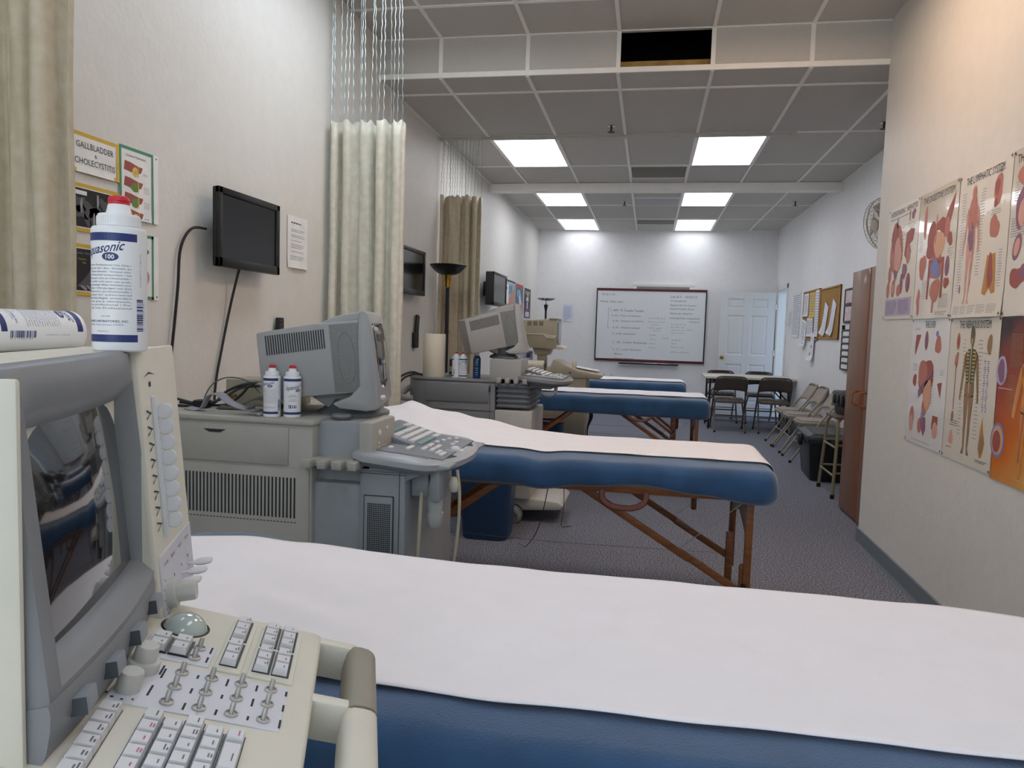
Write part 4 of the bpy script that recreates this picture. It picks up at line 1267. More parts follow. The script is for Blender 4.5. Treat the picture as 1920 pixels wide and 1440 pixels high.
Om = Vector((-.5327, .6290, 1.1462))
rA, uA, nA = Vector((-.38865, .92139, 0)), Vector((-.09601, -.0405, .99456)), Vector((.91637, .38653, .10421))
nH = Vector((nA.x, nA.y, 0)).normalized()
MT = basis(Om, rA, uA, nA)                       # tilted screen frame
MV = basis((Om.x, Om.y, 0), rA, (0, 0, 1), nH)   # upright frame, heights from the floor
Oc = Vector((-.58187, .80502, .98301))
e1, e2 = Vector((.8966, .3532, -.26724)), Vector((-.36650, .93042, 0))
n3 = e1.cross(e2)
MC = basis(Oc, e1, e2, n3)
base1 = Vector((-.62, .55, 0))
t1 = thing('ultrasound_machine', 'cream ultrasound machine with keyboard and grey screen, closest to the camera', 'ultrasound machine', base1, 0, 'ultrasound machines')
TB = Matrix.Translation(-base1)
def part(mb_fn, name, m, M, parent=t1, **k):
    mb = MB(); mb.M = TB @ M; mb_fn(mb)
    return mb.build(name, m, parent, **k)
TOPZ = 1.292
def hous(mb):
    out = [(-.176, -.012), (-.178, -.2), (-.13, -.42), (.36, -.42), (.42, -.3), (.42, -.13), (.338, -.07), (.338, -.012)]
    t = bmesh.new()
    def top(c):
        return TOPZ - max(0, -c - .07) * .09
    a_ = [t.verts.new((a, .985, c)) for a, c in out]
    b_ = [t.verts.new((a, top(c), c)) for a, c in out]
    m1, m2 = t.verts.new((-.176, TOPZ, -.07)), None
    n = len(out)
    t.faces.new(a_); t.faces.new(b_[1:6] + [b_[6], m1]); t.faces.new([m1, b_[6], b_[7], b_[0]])
    for i in range(n):
        q = [a_[i], b_[i], b_[(i + 1) % n], a_[(i + 1) % n]]
        if i == 0:
            q = [a_[0], b_[0], m1, b_[1], a_[1]]
        t.faces.new(q)
    bmesh.ops.recalc_face_normals(t, faces=list(t.faces))
    es = [e for e in t.edges if len(e.link_faces) == 2 and e.calc_face_angle(0) > .5]
    bmesh.ops.bevel(t, geom=es, offset=.01, segments=3, profile=.5, affect='EDGES')
    mb._merge(t)
    mb.box(-.1785, -.170, .972, TOPZ - .008, -.06, .009, .003)
    mb.box(-.172, .33, .972, 1.0, -.35, -.03, .004)
part(hous, 'monitor_housing', M_cream, MV)
def fc(a):
    return .011 + .013 * max(0, 1 - (a / .165) ** 2)
def rectloop(a0, a1, b0, b1, n=14):
    pts = []
    for i in range(n):
        pts.append((lerp(a0, a1, i / n), b0))
    for i in range(n):
        pts.append((a1, lerp(b0, b1, i / n)))
    for i in range(n):
        pts.append((lerp(a1, a0, i / n), b1))
    for i in range(n):
        pts.append((a0, lerp(b1, b0, i / n)))
    return pts
def bez(mb):
    n = 14
    L0 = [(a, b, -.02) for a, b in rectloop(-.169, .154, -.126, .1475, n)]
    L1 = [(a, b, fc(a) - .006) for a, b in rectloop(-.169, .154, -.126, .1475, n)]
    L2 = [(a, b, fc(a)) for a, b in rectloop(-.166, .149, -.119, .1425, n)]
    L3 = [(a, b, fc(a) + .001) for a, b in rectloop(-.150, .144, -.113, .112, n)]
    L4 = [(a, b, .0 + .008 * (1 - (a / .13) ** 2)) for a, b in rectloop(-.126, .128, -.094, .093, n)]
    L5 = [(a, b, -.012) for a, b in rectloop(-.126, .128, -.094, .093, n)]
    Ls = [L0, L1, L2, L3, L4, L5]
    m = len(L0)
    vs = [p for l in Ls for p in l]
    fs = []
    for i in range(len(Ls) - 1):
        for k in range(m):
            fs.append((i * m + k, i * m + (k + 1) % m, (i + 1) * m + (k + 1) % m, (i + 1) * m + k))
    mb.mesh(vs, fs)
bz = part(bez, 'bezel', M_gbez, MT, ang=50)
part(lambda mb: mb.grid(lambda u, v: (lerp(-.13, .132, u), lerp(-.098, .097, v), -.006 + .014 * (1 - (2 * u - 1) ** 2) * (1 - .6 * (2 * v - 1) ** 2)), 16, 12), 'screen_glass', M_crt, MT)
def lip(mb):
    n = 16
    prof = [(-.119, .0), (-.126, .001), (-.14, -.001), (-.158, -.006), (-.174, -.016)]
    vs, fs = [], []
    for i in range(n + 1):
        a = lerp(-.1705, .154, i / n)
        vs += [(a, b, fc(a) + c) for b, c in prof] + [(a, -.174, -.05), (a, -.119, -.05)]
    m = len(prof) + 2
    for i in range(n):
        for k in range(m):
            fs.append((i * m + k, i * m + (k + 1) % m, (i + 1) * m + (k + 1) % m, (i + 1) * m + k))
    fs.append(tuple(range(m))[::-1]); fs.append(tuple(n * m + k for k in range(m)))
    mb.mesh(vs, fs)
part(lip, 'lower_bezel', M_gbez, MT, ang=50)
for a in (-.122, -.058, .012, .096):
    def btn(mb, a=a):
        c = fc(a)
        mb.box(a - .0135, a + .0135, -.147, -.131, c - .012, c + .009, .002, mi=0)
        mb.box(a - .0139, a - .0129, -.1465, -.1315, c - .01, c + .0088, mi=1)
    o = part(btn, 'push_button', [M_btn, M_btnd], MT, bz)
SH = Matrix(((1, .085, 0, -.0125), (0, 1, 0, 0), (0, 0, 1, 0), (0, 0, 0, 1)))
MP = MT @ SH
# slider panel to the right of the screen
sp = part(lambda mb: mb.prism([(.154, -.05), (.154, .017), (.158, .02), (.33, .022), (.336, .017), (.336, -.05)], 'y', -.176, .147, .003), 'slider_panel', M_cream, MP)
def pan_print(mb):
    f = lambda x, y, h: (x, y, .0205 + .0012 * (x - .158) / .17 + h)
    mb.warp = f
    mb.rect(.196, -.084, .2, .086, 0, 1)
    for i in range(8):
        b = .068 - .0192 * i
        mb.poly([(.17, b + .004), (.171, b + .006), (.192, b), (.17, b - .004), (.171, b - .006), (.186, b)], 1, 1)
    mb.poly([(.17, .112), (.195, .118), (.225, .113), (.195, .116)], 1, 1); mb.rect(.192, .1, .2, .106, 1, 1)
part(pan_print, 'panel_print', [M_gkey, M_ink], MP, sp, smooth=False, normals=False)
part(lambda mb: mb.box(.197, .203, -.086, .088, .015, .026, .001), 'slot_guide', M_gkey, MP, sp)
for i in range(8):
    b = .068 - .0192 * i
    part(lambda mb: mb.lathe([(.0085, -.0035), (.0098, -.0025), (.0098, .0025), (.0085, .0035)], 20, (0, 0, 0), 'x'), 'slider_knob', M_gkey, MP @ Matrix.Translation((.2045, b, .0325)), sp)
def ctl(mb):
    f = lambda x, y, h: (x, y, .0212 + h + .002)
    mb.box(.162, .33, -.172, -.100, .018, .0225, .001, mi=0)
    mb.warp = f
    for a in (.176, .21, .25, .29):
        mb.dashes(a, -.118, a + .022, -.108, 1, 1, 1, int(a * 1000)); mb.rect(a + .004, -.14, a + .007, -.136, 1, 1)
    for k in range(6):
        mb.ell(.185 + .024 * math.cos(2.2 + k * .5), -.15 + .024 * math.sin(2.2 + k * .5), .0015, .0015, 1, 1, n=6)
part(ctl, 'control_label', [M_label, M_ink], MP, sp, smooth=False)
def coax(mb):
    mb.lathe([(.0175, 0), (.0175, .009), (.0165, .011), (.0115, .0115), (.0115, .03), (.0105, .032)], 24)
    mb.ell(-.0176, .0, .0, .0, 0, 1, n=3)
part(coax, 'gain_knob', M_knob, MP @ Matrix.Translation((.186, -.151, .022)), sp)
for a in (.222, .262, .30):
    part(lambda mb: mb.lathe([(.004, 0), (.004, .006), (.011, .012), (.0125, .022), (.009, .03), (.001, .032)], 16), 'slide_lever', M_gkey, MP @ Matrix.Translation((a, -.15, .022)) @ Matrix.Scale(.3, 4, (0, 1, 0)), sp)

# console
cons = part(lambda mb: (mb.prism([(-.16, .004), (-.16, -.56), (.2045, -.56), (.2045, .0), (.19, .004)], 'z', -.075, 0, .006, 3)), 'console_deck', M_cream, MC)
part(lambda mb: mb.prism([(-.2, -.02), (-.2, -.54), (.17, -.54), (.17, -.02)], 'z', -.14, -.07, .01), 'console_underside', M_cream, MC)
def body(mb):
    mb.M = mb.M
    mb.box(-.17, .27, .10, .86, -.42, -.02, .015)
part(body, 'cart_body', M_cream, MV)
for a in (-.12, .22):
    for c in (-.36, -.08):
        part(lambda mb: (mb.lathe([(.05, -.018), (.055, -.012), (.055, .012), (.05, .018)], 20, (0, 0, 0), 'x'), mb.box(-.024, .024, .0, .055, -.02, .02, .004)), 'caster', M_black, MV @ Matrix.Translation((a, .055, c)))
# key groups: (a, b) in the deck plane
def key(mb, a, b, da=.0082, db=.0085, h=.009, lab=0, seed=0):
    w1, w2 = da, db
    mb.mesh([(a - w1, b - w2, 0), (a + w1, b - w2, 0), (a + w1, b + w2, 0), (a - w1, b + w2, 0),
             (a - w1 * .8, b - w2 * .82, h), (a + w1 * .8, b - w2 * .82, h), (a + w1 * .8, b + w2 * .82, h), (a - w1 * .8, b + w2 * .82, h)],
            [(0, 1, 5, 4), (1, 2, 6, 5), (2, 3, 7, 6), (3, 0, 4, 7), (4, 5, 6, 7)], 0)
    if lab:
        g = random.Random(seed)
        for q in range(lab):
            x = a + w1 * (.25 + .3 * q)
            y = b - w2 * .45
            y2 = y + w2 * g.uniform(.45, 1.)
            mb.face([(x, y, h + .0003), (x + w1 * .15, y, h + .0003), (x + w1 * .15, y2, h + .0003), (x, y2, h + .0003)], 2 if seed % 7 == 3 else 1)
KM = [M_gkey, M_inkg, C_('b8607c'), M_black]
def kb(mb):
    for r, (a, b0, n) in enumerate(((.0625, -.2655, 13), (.0815, -.2755, 13), (.0990, -.2645, 13), (.1180, -.2752, 13), (.1375, -.2745, 1))):
        for i in range(n):
            b = b0 - .0196 * i
            key(mb, a, b, .0086, .0088, .009, 1 + (r + i) % 2 if r in (0, 4) or i % 3 else 1, r * 13 + i if r else 3 + 7 * (i % 2) if i else 2)
        mb.box(a - .0095, a + .0095, b0 - .0196 * (n - .5), b0 + .0104, -.004, .0006, mi=3)
    key(mb, .1375, -.3085, .0086, .022, .009, 1, 1)
    for i in range(9):
        key(mb, .1375, -.342 - .0196 * i, .0086, .0088, .009, 1, 1)
    mb.box(.128, .147, -.52, -.284, -.004, .0006, mi=3)
    for i in range(12):
        key(mb, .0245, -.2655 - .0186 * i, .0098, .0086, .009, 2, i * 7 + 1)
    mb.box(.014, .035, -.49, -.256, -.004, .0006, mi=3)
part(kb, 'keyboard', KM, MC, cons, smooth=False)
def grp(cols, a0, a1):
    def f(mb):
        mb.box(a0, a1, -.1505, -.0205, -.002, .0022, .001, mi=4)
        for a in cols:
            for b in (-.0265, -.0455, -.0645, -.0915, -.1105, -.1295):
                key(mb, a, b, .0085, .0088, .0105, 2 if (a + b) * 1e4 % 3 > 1 else 1, 1)
            for b in (-.0455, -.1105):
                mb.box(a - .009, a + .0105, b - .029, b + .029, .001, .003, mi=3)
    return f
part(grp((.1065,), .0935, .1225), 'key_group', KM + [M_cream], MC, cons, smooth=False)
part(grp((.1415, .1625), .129, .1785), 'key_group', KM + [M_cream], MC, cons, smooth=False)
def lab_sheet(a0, a1, b0, b1, cells):
    def f(mb):
        mb.box(a0, a1, b0, b1, -.001, .0012, .0005, mi=0)
        mb.warp = lambda x, y, h: (x, y, .0014 + h)
        for (a, b, w) in cells:
            mb.rect(a - .0011, b - w * 1.3, a + .0011, b + w * 1.3, 1, 0)
        for k in range(5):
            mb.ell(.0045 + .022 + .019 * math.cos(3.3 + .5 * k), -.2206 + .019 * math.sin(3.3 + .5 * k), .0012 + .0006 * (4 - k) / 2, .0012 + .0006 * (4 - k) / 2, 1, 0, n=8) if a1 > .1 else None
    return f
cells = [(a + .0165, b - .002, .003 + .001 * ((i * 5) % 4)) for i, (a, b) in enumerate([(x, y) for x in (.0665, .0965, .127, .158) for y in (-.17, -.1998, -.2303)])]
cells += [(.047, -.215, .008), (.047, -.172, .008), (.05, -.178, .008)]
part(lab_sheet(.0143, .1755, -.2455, -.1590, cells), 'control_label', [M_label, M_ink], MC, cons, smooth=False)
part(lab_sheet(.0155, .0885, -.1475, -.0985, [(.084, -.109, .006), (.084, -.132, .005)]), 'control_label', [M_label, M_ink], MC, cons, smooth=False)
def kpair(mb):
    for a in (.030, .0525):
        for b in (-.1085, -.1265):
            key(mb, a, b, .0092, .0085, .0105, 1, 1)
        mb.box(a - .010, a + .0115, -.1365, -.0985, .001, .003, mi=3)
part(kpair, 'key_group', KM, MC, cons, smooth=False)
for a, b in [(x, y) for x in (.0665, .0965, .127, .158) for y in (-.17, -.1998, -.2303)] + [(.0711, -.1087), (.0705, -.1328)]:
    def tog(mb, a=a, b=b):
        mb.lathe([(.0068, 0), (.0068, .0026), (.0052, .0034), (.0042, .002)], 16, (a, b, 0))
        mb.tube([(a, b, .001), (a - .0005, b + .003, .006), (a - .0005, b + .0045, .0115)], [.0022, .0029, .0024], 10)
    part(tog, 'toggle_switch', mat('toggle_nickel', '#b5b3ae', .35, metal=.3), MC, cons)
part(lambda mb: mb.lathe([(.0165, 0), (.0165, .009), (.0155, .0105), (.0115, .011), (.0112, .024), (.0105, .026)], 24, (.0285, -.1774, .001)), 'rotary_knob', M_knob, MC, cons)
part(lambda mb: mb.lathe([(.0115, 0), (.0112, .017), (.0105, .019)], 24, (.0275, -.2206, .001)), 'rotary_knob', M_knob, MC, cons)
def tball(mb):
    mb.lathe([(.0268 * math.cos(q), .0268 * math.sin(q) - .010) for q in [(-.2 + 1.77 * i / 12) for i in range(13)]], 32, (.045, -.060, 0))
part(tball, 'trackball', M_track, MC, cons)
part(lambda mb: mb.lathe([(.0275, .0002), (.026, .0012), (.0245, .0002)], 32, (.045, -.060, 0)), 'trackball_ring', M_black, MC, cons)
# rounded hand grips along the front
def grip(b0, b1, endcap):
    def f(mb):
        L = abs(b1 - b0)
        n = 14
        st = []
        r = .02
        def ring(a, b, w, h):
            return [(a + w * math.copysign(abs(math.cos(q)) ** .6, math.cos(q)), b, -.022 + h * math.copysign(abs(math.sin(q)) ** .6, math.sin(q))) for q in [2 * PI * k / 20 for k in range(20)]]
        rings = []
        for i in range(8):
            q = i / 7
            s = math.sin(q * PI / 2)
            rings.append(ring(.258 - .012 * (1 - s), b0 - .024 * (1 - math.cos(q * PI / 2)) if endcap else b0 - .006 * q, .0195 * (.35 + .65 * s), .024 * (.5 + .5 * s)))
        rings.append(ring(.258, b1, .0195, .024))
        vs = [p for rr in rings for p in rr]
        fs = []
        for i in range(len(rings) - 1):
            for k in range(20):
                fs.append((i * 20 + k, i * 20 + (k + 1) % 20, (i + 1) * 20 + (k + 1) % 20, (i + 1) * 20 + k))
        fs.append(tuple(range(20))); fs.append(tuple((len(rings) - 1) * 20 + k for k in range(20))[::-1])
        mb.mesh(vs, fs)
    return f
g1 = part(grip(-.003, -.166, True), 'hand_grip', M_taupe, MC)
g2 = part(grip(-.166, -.42, False), 'hand_grip', M_cream, MC)
for b in (-.011, -.158, -.36):
    part(lambda mb: mb.box(.2, .25, b - .009, b + .009, -.046, -.002, .003), 'grip_bracket', M_cream, MC, g1 if b > -.1 else g2)

# ================================================================= gel bottles
M_bot = mat('bottle_white', '#e9eaec', .32, var=.01, spec=.5)
M_cap = mat('cap_red', '#c81e2c', .35, var=.05)
M_navy = mat('print_navy', '#23336f', .45, var=.03)
M_navl = mat('print_navy_light', '#7f8db4', .45, var=.03)
def bottle_mesh():
    """height .178 m, body radius .029 m; the label's angle 0 is local +X, printed side round the back."""
    out = {}
    mb = MB()
    rb = .029
    mb.lathe([(.026, 0), (.0285, .002), (rb, .006), (rb, .135), (.0288, .139), (.0275, .1412), (.021, .1418), (.001, .1418)], 40)
    out['body'] = mb
    mb = MB()
    mb.lathe([(.0212, .1415), (.0228, .143), (.0228, .1535), (.0215, .1562), (.0142, .1572), (.0132, .1592), (.0115, .1672), (.0108, .168)], 36)
    for k in range(48):
        a = 2 * PI * k / 48
        mb.M = Matrix.Rotation(a, 4, 'Z'); mb.box(.0222, .0231, -.0005, .0005, .1445, .153)
    mb.M = Matrix()
    out['nozzle'] = mb
    mb = MB()
    mb.lathe([(.0108, .168), (.0116, .1688), (.0112, .1722), (.0115, .1728), (.0106, .1762), (.006, .1785), (.001, .1787)], 28)
    mb.box(.008, .013, -.005, .005, .1712, .1728, .0006)
    out['cap'] = mb
    mb = MB()
    def cyl(x, y, h):
        a = x / rb
        rr = rb + .00012 + h * .3
        return (rr * math.cos(a), rr * math.sin(a), y)
    mb.warp = cyl
    def band(z0, z1, a0, a1):
        n = 40
        for i in range(n):
            mb.rect(rb * lerp(a0, a1, i / n), z0, rb * lerp(a0, a1, (i + 1) / n), z1, 0, 0)
    A0, A1 = R(-242), R(38)
    band(.0112, .0195, A0, A1); band(.1246, .1335, A0, A1)
    def logo(c):
        mb.text('Aquasonic', c - .05, .1105, .0105, 0, 0, w=.052, shear=.35, fn=lambda x, y, h: mb.warp(x, y + (x - c + .024) * .16, h), bold=.012)
    def oval(cx, cz):
        n = 14
        ru, rv = .0088, .0048
        xs = [cx + ru * math.cos(PI - PI * i / n) for i in range(n + 1)]
        for x0, x1 in zip(xs, xs[1:]):
            h0, h1 = rv * math.sqrt(max(0, 1 - ((x0 - cx) / ru) ** 2)), rv * math.sqrt(max(0, 1 - ((x1 - cx) / ru) ** 2))
            mb.poly([(x0, cz - h0), (x1, cz - h1), (x1, cz + h1), (x0, cz + h0)], 0, 1)
        mb.text('100', cx, cz - .0024, .0048, 2, 4, align='c', bold=.02)
    logo(rb * R(3)); oval(rb * R(-19), .1068)
    lines = ['Gel for Professional Use Only /', 'Gel ist fur den Einsatz zu', 'fachlicher Bereich / Gel pour ultra-', 'professionnel uniquement / Gel', 'solo per uso professionale /', 'Consulta solo para uso profe-', 'Ultraljudsgel alleen bestemd voor', 'bruk / Ultralydgel me bun', 'ultrasonic professionella /', 'endast for auktoriserad', 'Ultraljudsgel, anvandare', 'Gel para ultrasom,', 'uso profissional / For', 'Gel use Professional']
    for i, s_ in enumerate(lines):
        mb.text(s_, rb * R(-78), .0965 - .0037 * i, .0019, 0, 0, w=rb * R(102))
    mb.text('0.25 LITER', rb * R(-40), .0395, .0014, 0, 0, w=.010)
    mb.text('PARKER LABORATORIES, INC.', rb * R(-84), .0335, .0024, 0, 0, w=rb * R(102), bold=.01); mb.text('Fairfield, New Jersey 07004', rb * R(-84), .0297, .0021, 1, 0, w=rb * R(90)); mb.text('MADE IN U.S.A.', rb * R(-50), .0225, .0013, 0, 0, w=.014)
    z = .0235
    g = random.Random(12)
    while z < .0590:
        hgt = g.choice((.0006, .0011, .0018))
        mb.rect(rb * R(36), z, rb * R(45), z + hgt, 0 if hgt > .0007 else 1, 0); mb.rect(rb * R(45), z, rb * R(54), z + hgt, 0 if hgt > .0007 else 1, 0)
        z += hgt + g.choice((.0005, .0008))
    mb.text('0 1 0422 85', 0, 0, .0015, 0, 0, w=.032, fn=lambda x, y, h: mb.warp(rb * R(58) - y, .024 + x, h))
    mb.text('AVAILABLE IN 5L, 1L, 60g & 20g', 0, 0, .0017, 1, 0, w=.038, fn=lambda x, y, h: mb.warp(rb * R(48) - y, .0735 + x, h))
    c = rb * R(-158)
    mb.text('Aquasonic', c - .027, .097, .0145, 0, 0, w=.05, shear=.35, fn=lambda x, y, h: mb.warp(x, y + (x - c) * .14, h), bold=.012); oval(c + .019, .0935)
    for i, s_ in enumerate(('ULTRASOUND', 'TRANSMISSION GEL', 'for medical use', 'hypoallergenic')):
        mb.text(s_, c, .076 - .0052 * i - (.004 if i > 1 else 0), .003, 0, 0, align='c', w=(.02, .032, .022, .026)[i], bold=.01)
    for i in range(4):
        x0, x1 = c - .014 + .007 * i, c - .007 + .007 * i
        mb.poly([(x0, .032 + .0004 * i), (x1, .0324 + .0004 * i), (x1, .0442 - .001 * i), (x0, .0452 - .001 * i)], 0, 0)
    mb.text('Parker', c, .0365, .0038, 2, 3, align='c', w=.021)
    out['label'] = mb
    return out
def make_bottle(label, loc, rotz):
    t = thing('gel_bottle', label, 'bottle', loc, rotz, 'white gel bottles')
    p = bottle_mesh()
    p['body'].build('bottle_body', M_bot, t)
    p['nozzle'].build('nozzle', M_bot, t)
    p['cap'].build('flip_cap', M_cap, t)
    p['label'].build('printed_label', [M_navy, M_navl, M_bot], t, smooth=False, normals=False)
    return t
bot = make_bottle('white gel bottle with red cap standing on the near cream monitor', (-.6055, .7685, TOPZ), math.atan2(-.7685, .6055))
# one lies on its side on the monitor top
bl = dup(bot, (-.822, .786, 1.3085), 0, 'white gel bottle lying on its side on the near cream monitor')
for ch in list(bl.children):
    if ch.name.startswith(('nozzle', 'flip_cap')):
        bpy.data.objects.remove(ch)
ax = Vector((.10, .995, 0)).normalized()
Mx = Vector((0, 0, 1)).rotation_difference(ax).to_matrix().to_4x4()
bl.rotation_euler = (Mx @ Matrix.Rotation(R(-45), 4, 'Z')).to_euler()
ba = dup(bot, (-1.263, 2.347, 1.004), R(-58), 'white gel bottle with text side out on the grey cart, nearer the cables')
dup(bot, (-1.195, 2.36, 1.004), R(96), 'white gel bottle with logo side out, nearer the grey monitor on the cart')

# ================================================================= the grey cart machine (second)
M_grey = mat('machine_grey', '#9b9c9c', .5, var=.03, bump=.06, bscale=250)
M_greyb = mat('machine_bluegrey', '#92989c', .5, var=.03, bump=.06, bscale=250)
M_gbei = mat('machine_beige_grey', '#a9a79f', .5, var=.03, bump=.06, bscale=250)
M_gdk = mat('machine_dark_grey', '#6d7074', .5, var=.04, bump=.06, bscale=250)
M_slot = mat('slot_dark', '#2c2d2e', .7)
M_mesh = mat('speaker_mesh', '#8b8c8b', .7, hex2='#6e6f6f', scale=420)

def crt_monitor(parent, name, M, m_body, m_bez, W=.40, seed=0):
    """local frame: x forward, y across (near side at -W/2), z up; lower rear edge at the origin."""
    root = None
    mb = MB(); mb.M = M
    hw = W / 2
    prof = [(0, .0), (.36, .0), (.36, .25), (.20, .25), (0, .235)]
    mb.prism(prof, 'y', -hw, hw, .008, 2)
    mb.prism([(.17, .235), (.34, .235), (.385, .262), (.36, .28), (.27, .272)], 'y', -hw + .03, hw - .03, .01, 2)
    root = mb.build(name, m_body, parent)
    mb = MB(); mb.M = M
    # front shell with a convex outline in profile
    prof = [(.235, -.03), (.26, -.05), (.35, -.068), (.39, -.066), (.398, -.05), (.400, .06), (.400, .14), (.396, .22), (.388, .268), (.376, .282), (.362, .28), (.352, .25), (.342, .16), (.335, .02), (.30, -.01)]
    mb.prism(prof, 'y', -hw - .012, hw + .012, .008, 2)
    mb.build('front_shell', m_bez, root)
    mb = MB(); mb.M = M
    mb.grid(lambda u, v: (.400 + .006 * (1 - (2 * u - 1) ** 2) - .006 * abs(2 * v - 1) ** 2.2, lerp(-hw + .025, hw - .025, u), lerp(.0, .235, v)), 12, 10)
    o = mb.build('screen_glass', M_crt, root); md = o.modifiers.new('t', 'SOLIDIFY'); md.thickness = .01
    for s in (-1, 1):
        mb = MB(); mb.M = M
        for i in range(25):
            x = .03 + .0082 * i
            mb.box(x, x + .004, s * hw - .0015, s * hw + .0015, .155 + .001 * i * .3, .222 + .0003 * i)
        mb.build('vent_slots', M_slot, root)
    for s in (-1, 1):
        mb = MB(); mb.M = M
        mb.box(.25, .352, s * hw - .004, s * hw + .004, .008, .243, .003, mi=0)
        ring = [(.301 + .03 * math.cos(a), s * (hw + .004), .125 + .088 * math.sin(a)) for a in [2 * PI * k / 28 for k in range(28)]]
        mb.tube(ring, .0022, 5, closed=True, mi=0)
        mb.build('speaker_grille', M_mesh, root)
    mb = MB(); mb.M = M
    mb.prism([(.20, -.05), (.34, -.075), (.36, -.05), (.36, .0), (.14, .0)], 'y', -.11, .11, .006)
    mb.build('tilt_base', m_body, root)
    mb = MB(); mb.M = M
    for i in range(2):
        mb.lathe([(.008, .39), (.008, .408), (.006, .412)], 12, (0, -.16 + .03 * i, -.03), 'x')
    mb.build('front_knobs', M_gkey, root)
    return root

Y2 = 2.30
b2 = Vector((-1.25, 2.6, 0))
t2 = thing('ultrasound_machine', 'grey ultrasound machine with slatted cart and swivel keyboard, behind the near white table', 'ultrasound machine', b2, 0, 'ultrasound machines')
TB2 = Matrix.Translation(-b2)
def part2(fn, name, m, parent=None, **k):
    mb = MB(); mb.M = TB2; fn(mb)
    return mb.build(name, m, parent or t2, **k)
YB2 = 2.92
cab = part2(lambda mb: (mb.box(-1.72, -1.09, Y2, YB2, .1, .99, .012), mb.box(-1.73, -1.085, Y2 - .008, YB2 + .01, .985, 1.004, .006)), 'cabinet', M_gbei)
def drw(mb):
    mb.box(-1.60, -1.176, Y2 - .007, Y2 + .02, .848, .976, .002)
dr = part2(drw, 'drawer', M_gbei, cab)
def notch(mb):
    mb.prism([(-1.487, .958), (-1.404, .958), (-1.425, .947), (-1.466, .947)], 'y', Y2 - .0085, Y2 - .0065, mi=0)
part2(notch, 'drawer_pull', M_slot, cab)
part2(lambda mb: mb.box(-1.61, -1.1, Y2 - .004, Y2 + .02, .10, .838, .003), 'side_panel', M_gbei, cab)
def slots(mb):
    for i in range(33):
        x = -1.585 + .01345 * i
        mb.box(x, x + .0055, Y2 - .0055, Y2 - .003, .668, .806)
    for i in range(36):
        mb.box(-1.59 + .0125 * i, -1.583 + .0125 * i, Y2 - .005, Y2 - .003, .652, .6545)
part2(slots, 'vent_slots', M_slot, cab)
# recessed spine between cabinet and front column
part2(lambda mb: (mb.box(-1.10, -.9, Y2 + .045, Y2 + .25, .1, 1.0, .01), mb.box(-1.10, -.93, Y2 + .2, YB2 - .03, .1, .86, .01), mb.box(-1.10, -.9, Y2 + .012, Y2 + .1, .1, .80, .02)), 'spine', M_greyb)
hd = part2(lambda mb: mb.box(-.935, -.885, Y2 + .015, Y2 + .24, .84, 1.006, .01), 'head_column', M_gbei)
def leds(mb):
    for y, z, r in ((Y2 + .08, .965, .011), (Y2 + .15, .972, .008), (Y2 + .07, .93, .005), (Y2 + .07, .91, .005)):
        mb.lathe([(r, 0), (r * .8, .004), (.001, .004)], 12, (-.886, y, z), 'x')
part2(leds, 'status_buttons', M_gkey, hd)
# probe holder with open notches
def holder(mb):
    pts = [(-1.112, Y2 - .05), (-1.075, Y2 - .05), (-1.075, Y2 - .015), (-1.05, Y2 - .015), (-1.05, Y2 - .055), (-1.02, Y2 - .055), (-1.02, Y2 - .015), (-1.0, Y2 - .015), (-1.0, Y2 - .055), (-.965, Y2 - .055), (-.965, Y2 - .015), (-.945, Y2 - .015), (-.945, Y2 - .055), (-.915, Y2 - .055), (-.915, Y2 + .06), (-1.112, Y2 + .06)]
    mb.prism(pts, 'z', .853, .88, .003)
part2(holder, 'probe_holder', M_gbei)
col = part2(lambda mb: (mb.box(-.925, -.765, Y2 + .005, YB2 - .02, .09, .845, .008), mb.prism([(-.93, .84), (-.93, .895), (-.62, .875), (-.62, .862), (-.70, .845), (-.76, .82), (-.77, .80), (-.925, .80)], 'y', Y2 + .015, YB2 - .06, .008)), 'front_column', M_greyb)
part2(lambda mb: mb.box(-.905, -.805, Y2 - .001, Y2 + .02, .46, .765, .002), 'access_panel', M_greyb, col)
def grl(mb):
    for i in range(13):
        x = -.893 + .0063 * i
        for j in range(40):
            z = .47 + .0068 * j
            mb.box(x, x + .0042, Y2 - .002, Y2 - .0008, z, z + .0045)
    for a in ((-.906, -.9045, .46, .766), (-.8055, -.804, .46, .766), (-.906, -.804, .7645, .766), (-.786, -.7845, .1, .845)):
        mb.box(a[0], a[1], Y2 - .002 if a[0] < -.79 else Y2 + .003, Y2 + .006, a[2], a[3])
    mb.box(-.925, -.765, Y2 + .003, Y2 + .006, .838, .8395)
    mb.ell(0, 0, 0, 0, 0) if False else None
part2(grl, 'perforated_grille', M_slot, col)
part2(lambda mb: (mb.box(-.76, -.7, Y2 + .05, Y2 + .2, .76, .845, .006), mb.box(-.69, -.655, Y2 + .03, Y2 + .16, .75, .86, .006)), 'connector_block', M_greyb, col)
part2(lambda mb: (mb.lathe([(.025, .0), (.028, .02), (.028, .10), (.02, .118), (.001, .12)], 18, (-.685, Y2 + .08, .70)), mb.lathe([(.02, 0), (.027, .012), (.03, .05)], 18, (-.685, Y2 + .08, .655))), 'transducer_plug', mat('plug_pale', '#b7b9b6', .4), col)
part2(lambda mb: mb.lathe([(.012, 0), (.018, .012), (.018, .03), (.01, .05)], 14, (-.625, Y2 + .1, .775), 'z'), 'transducer_plug', mat('plug_cream', '#cfcab9', .4), col)
M_cordw = mat('cord_cream', '#b9b39c', .5)
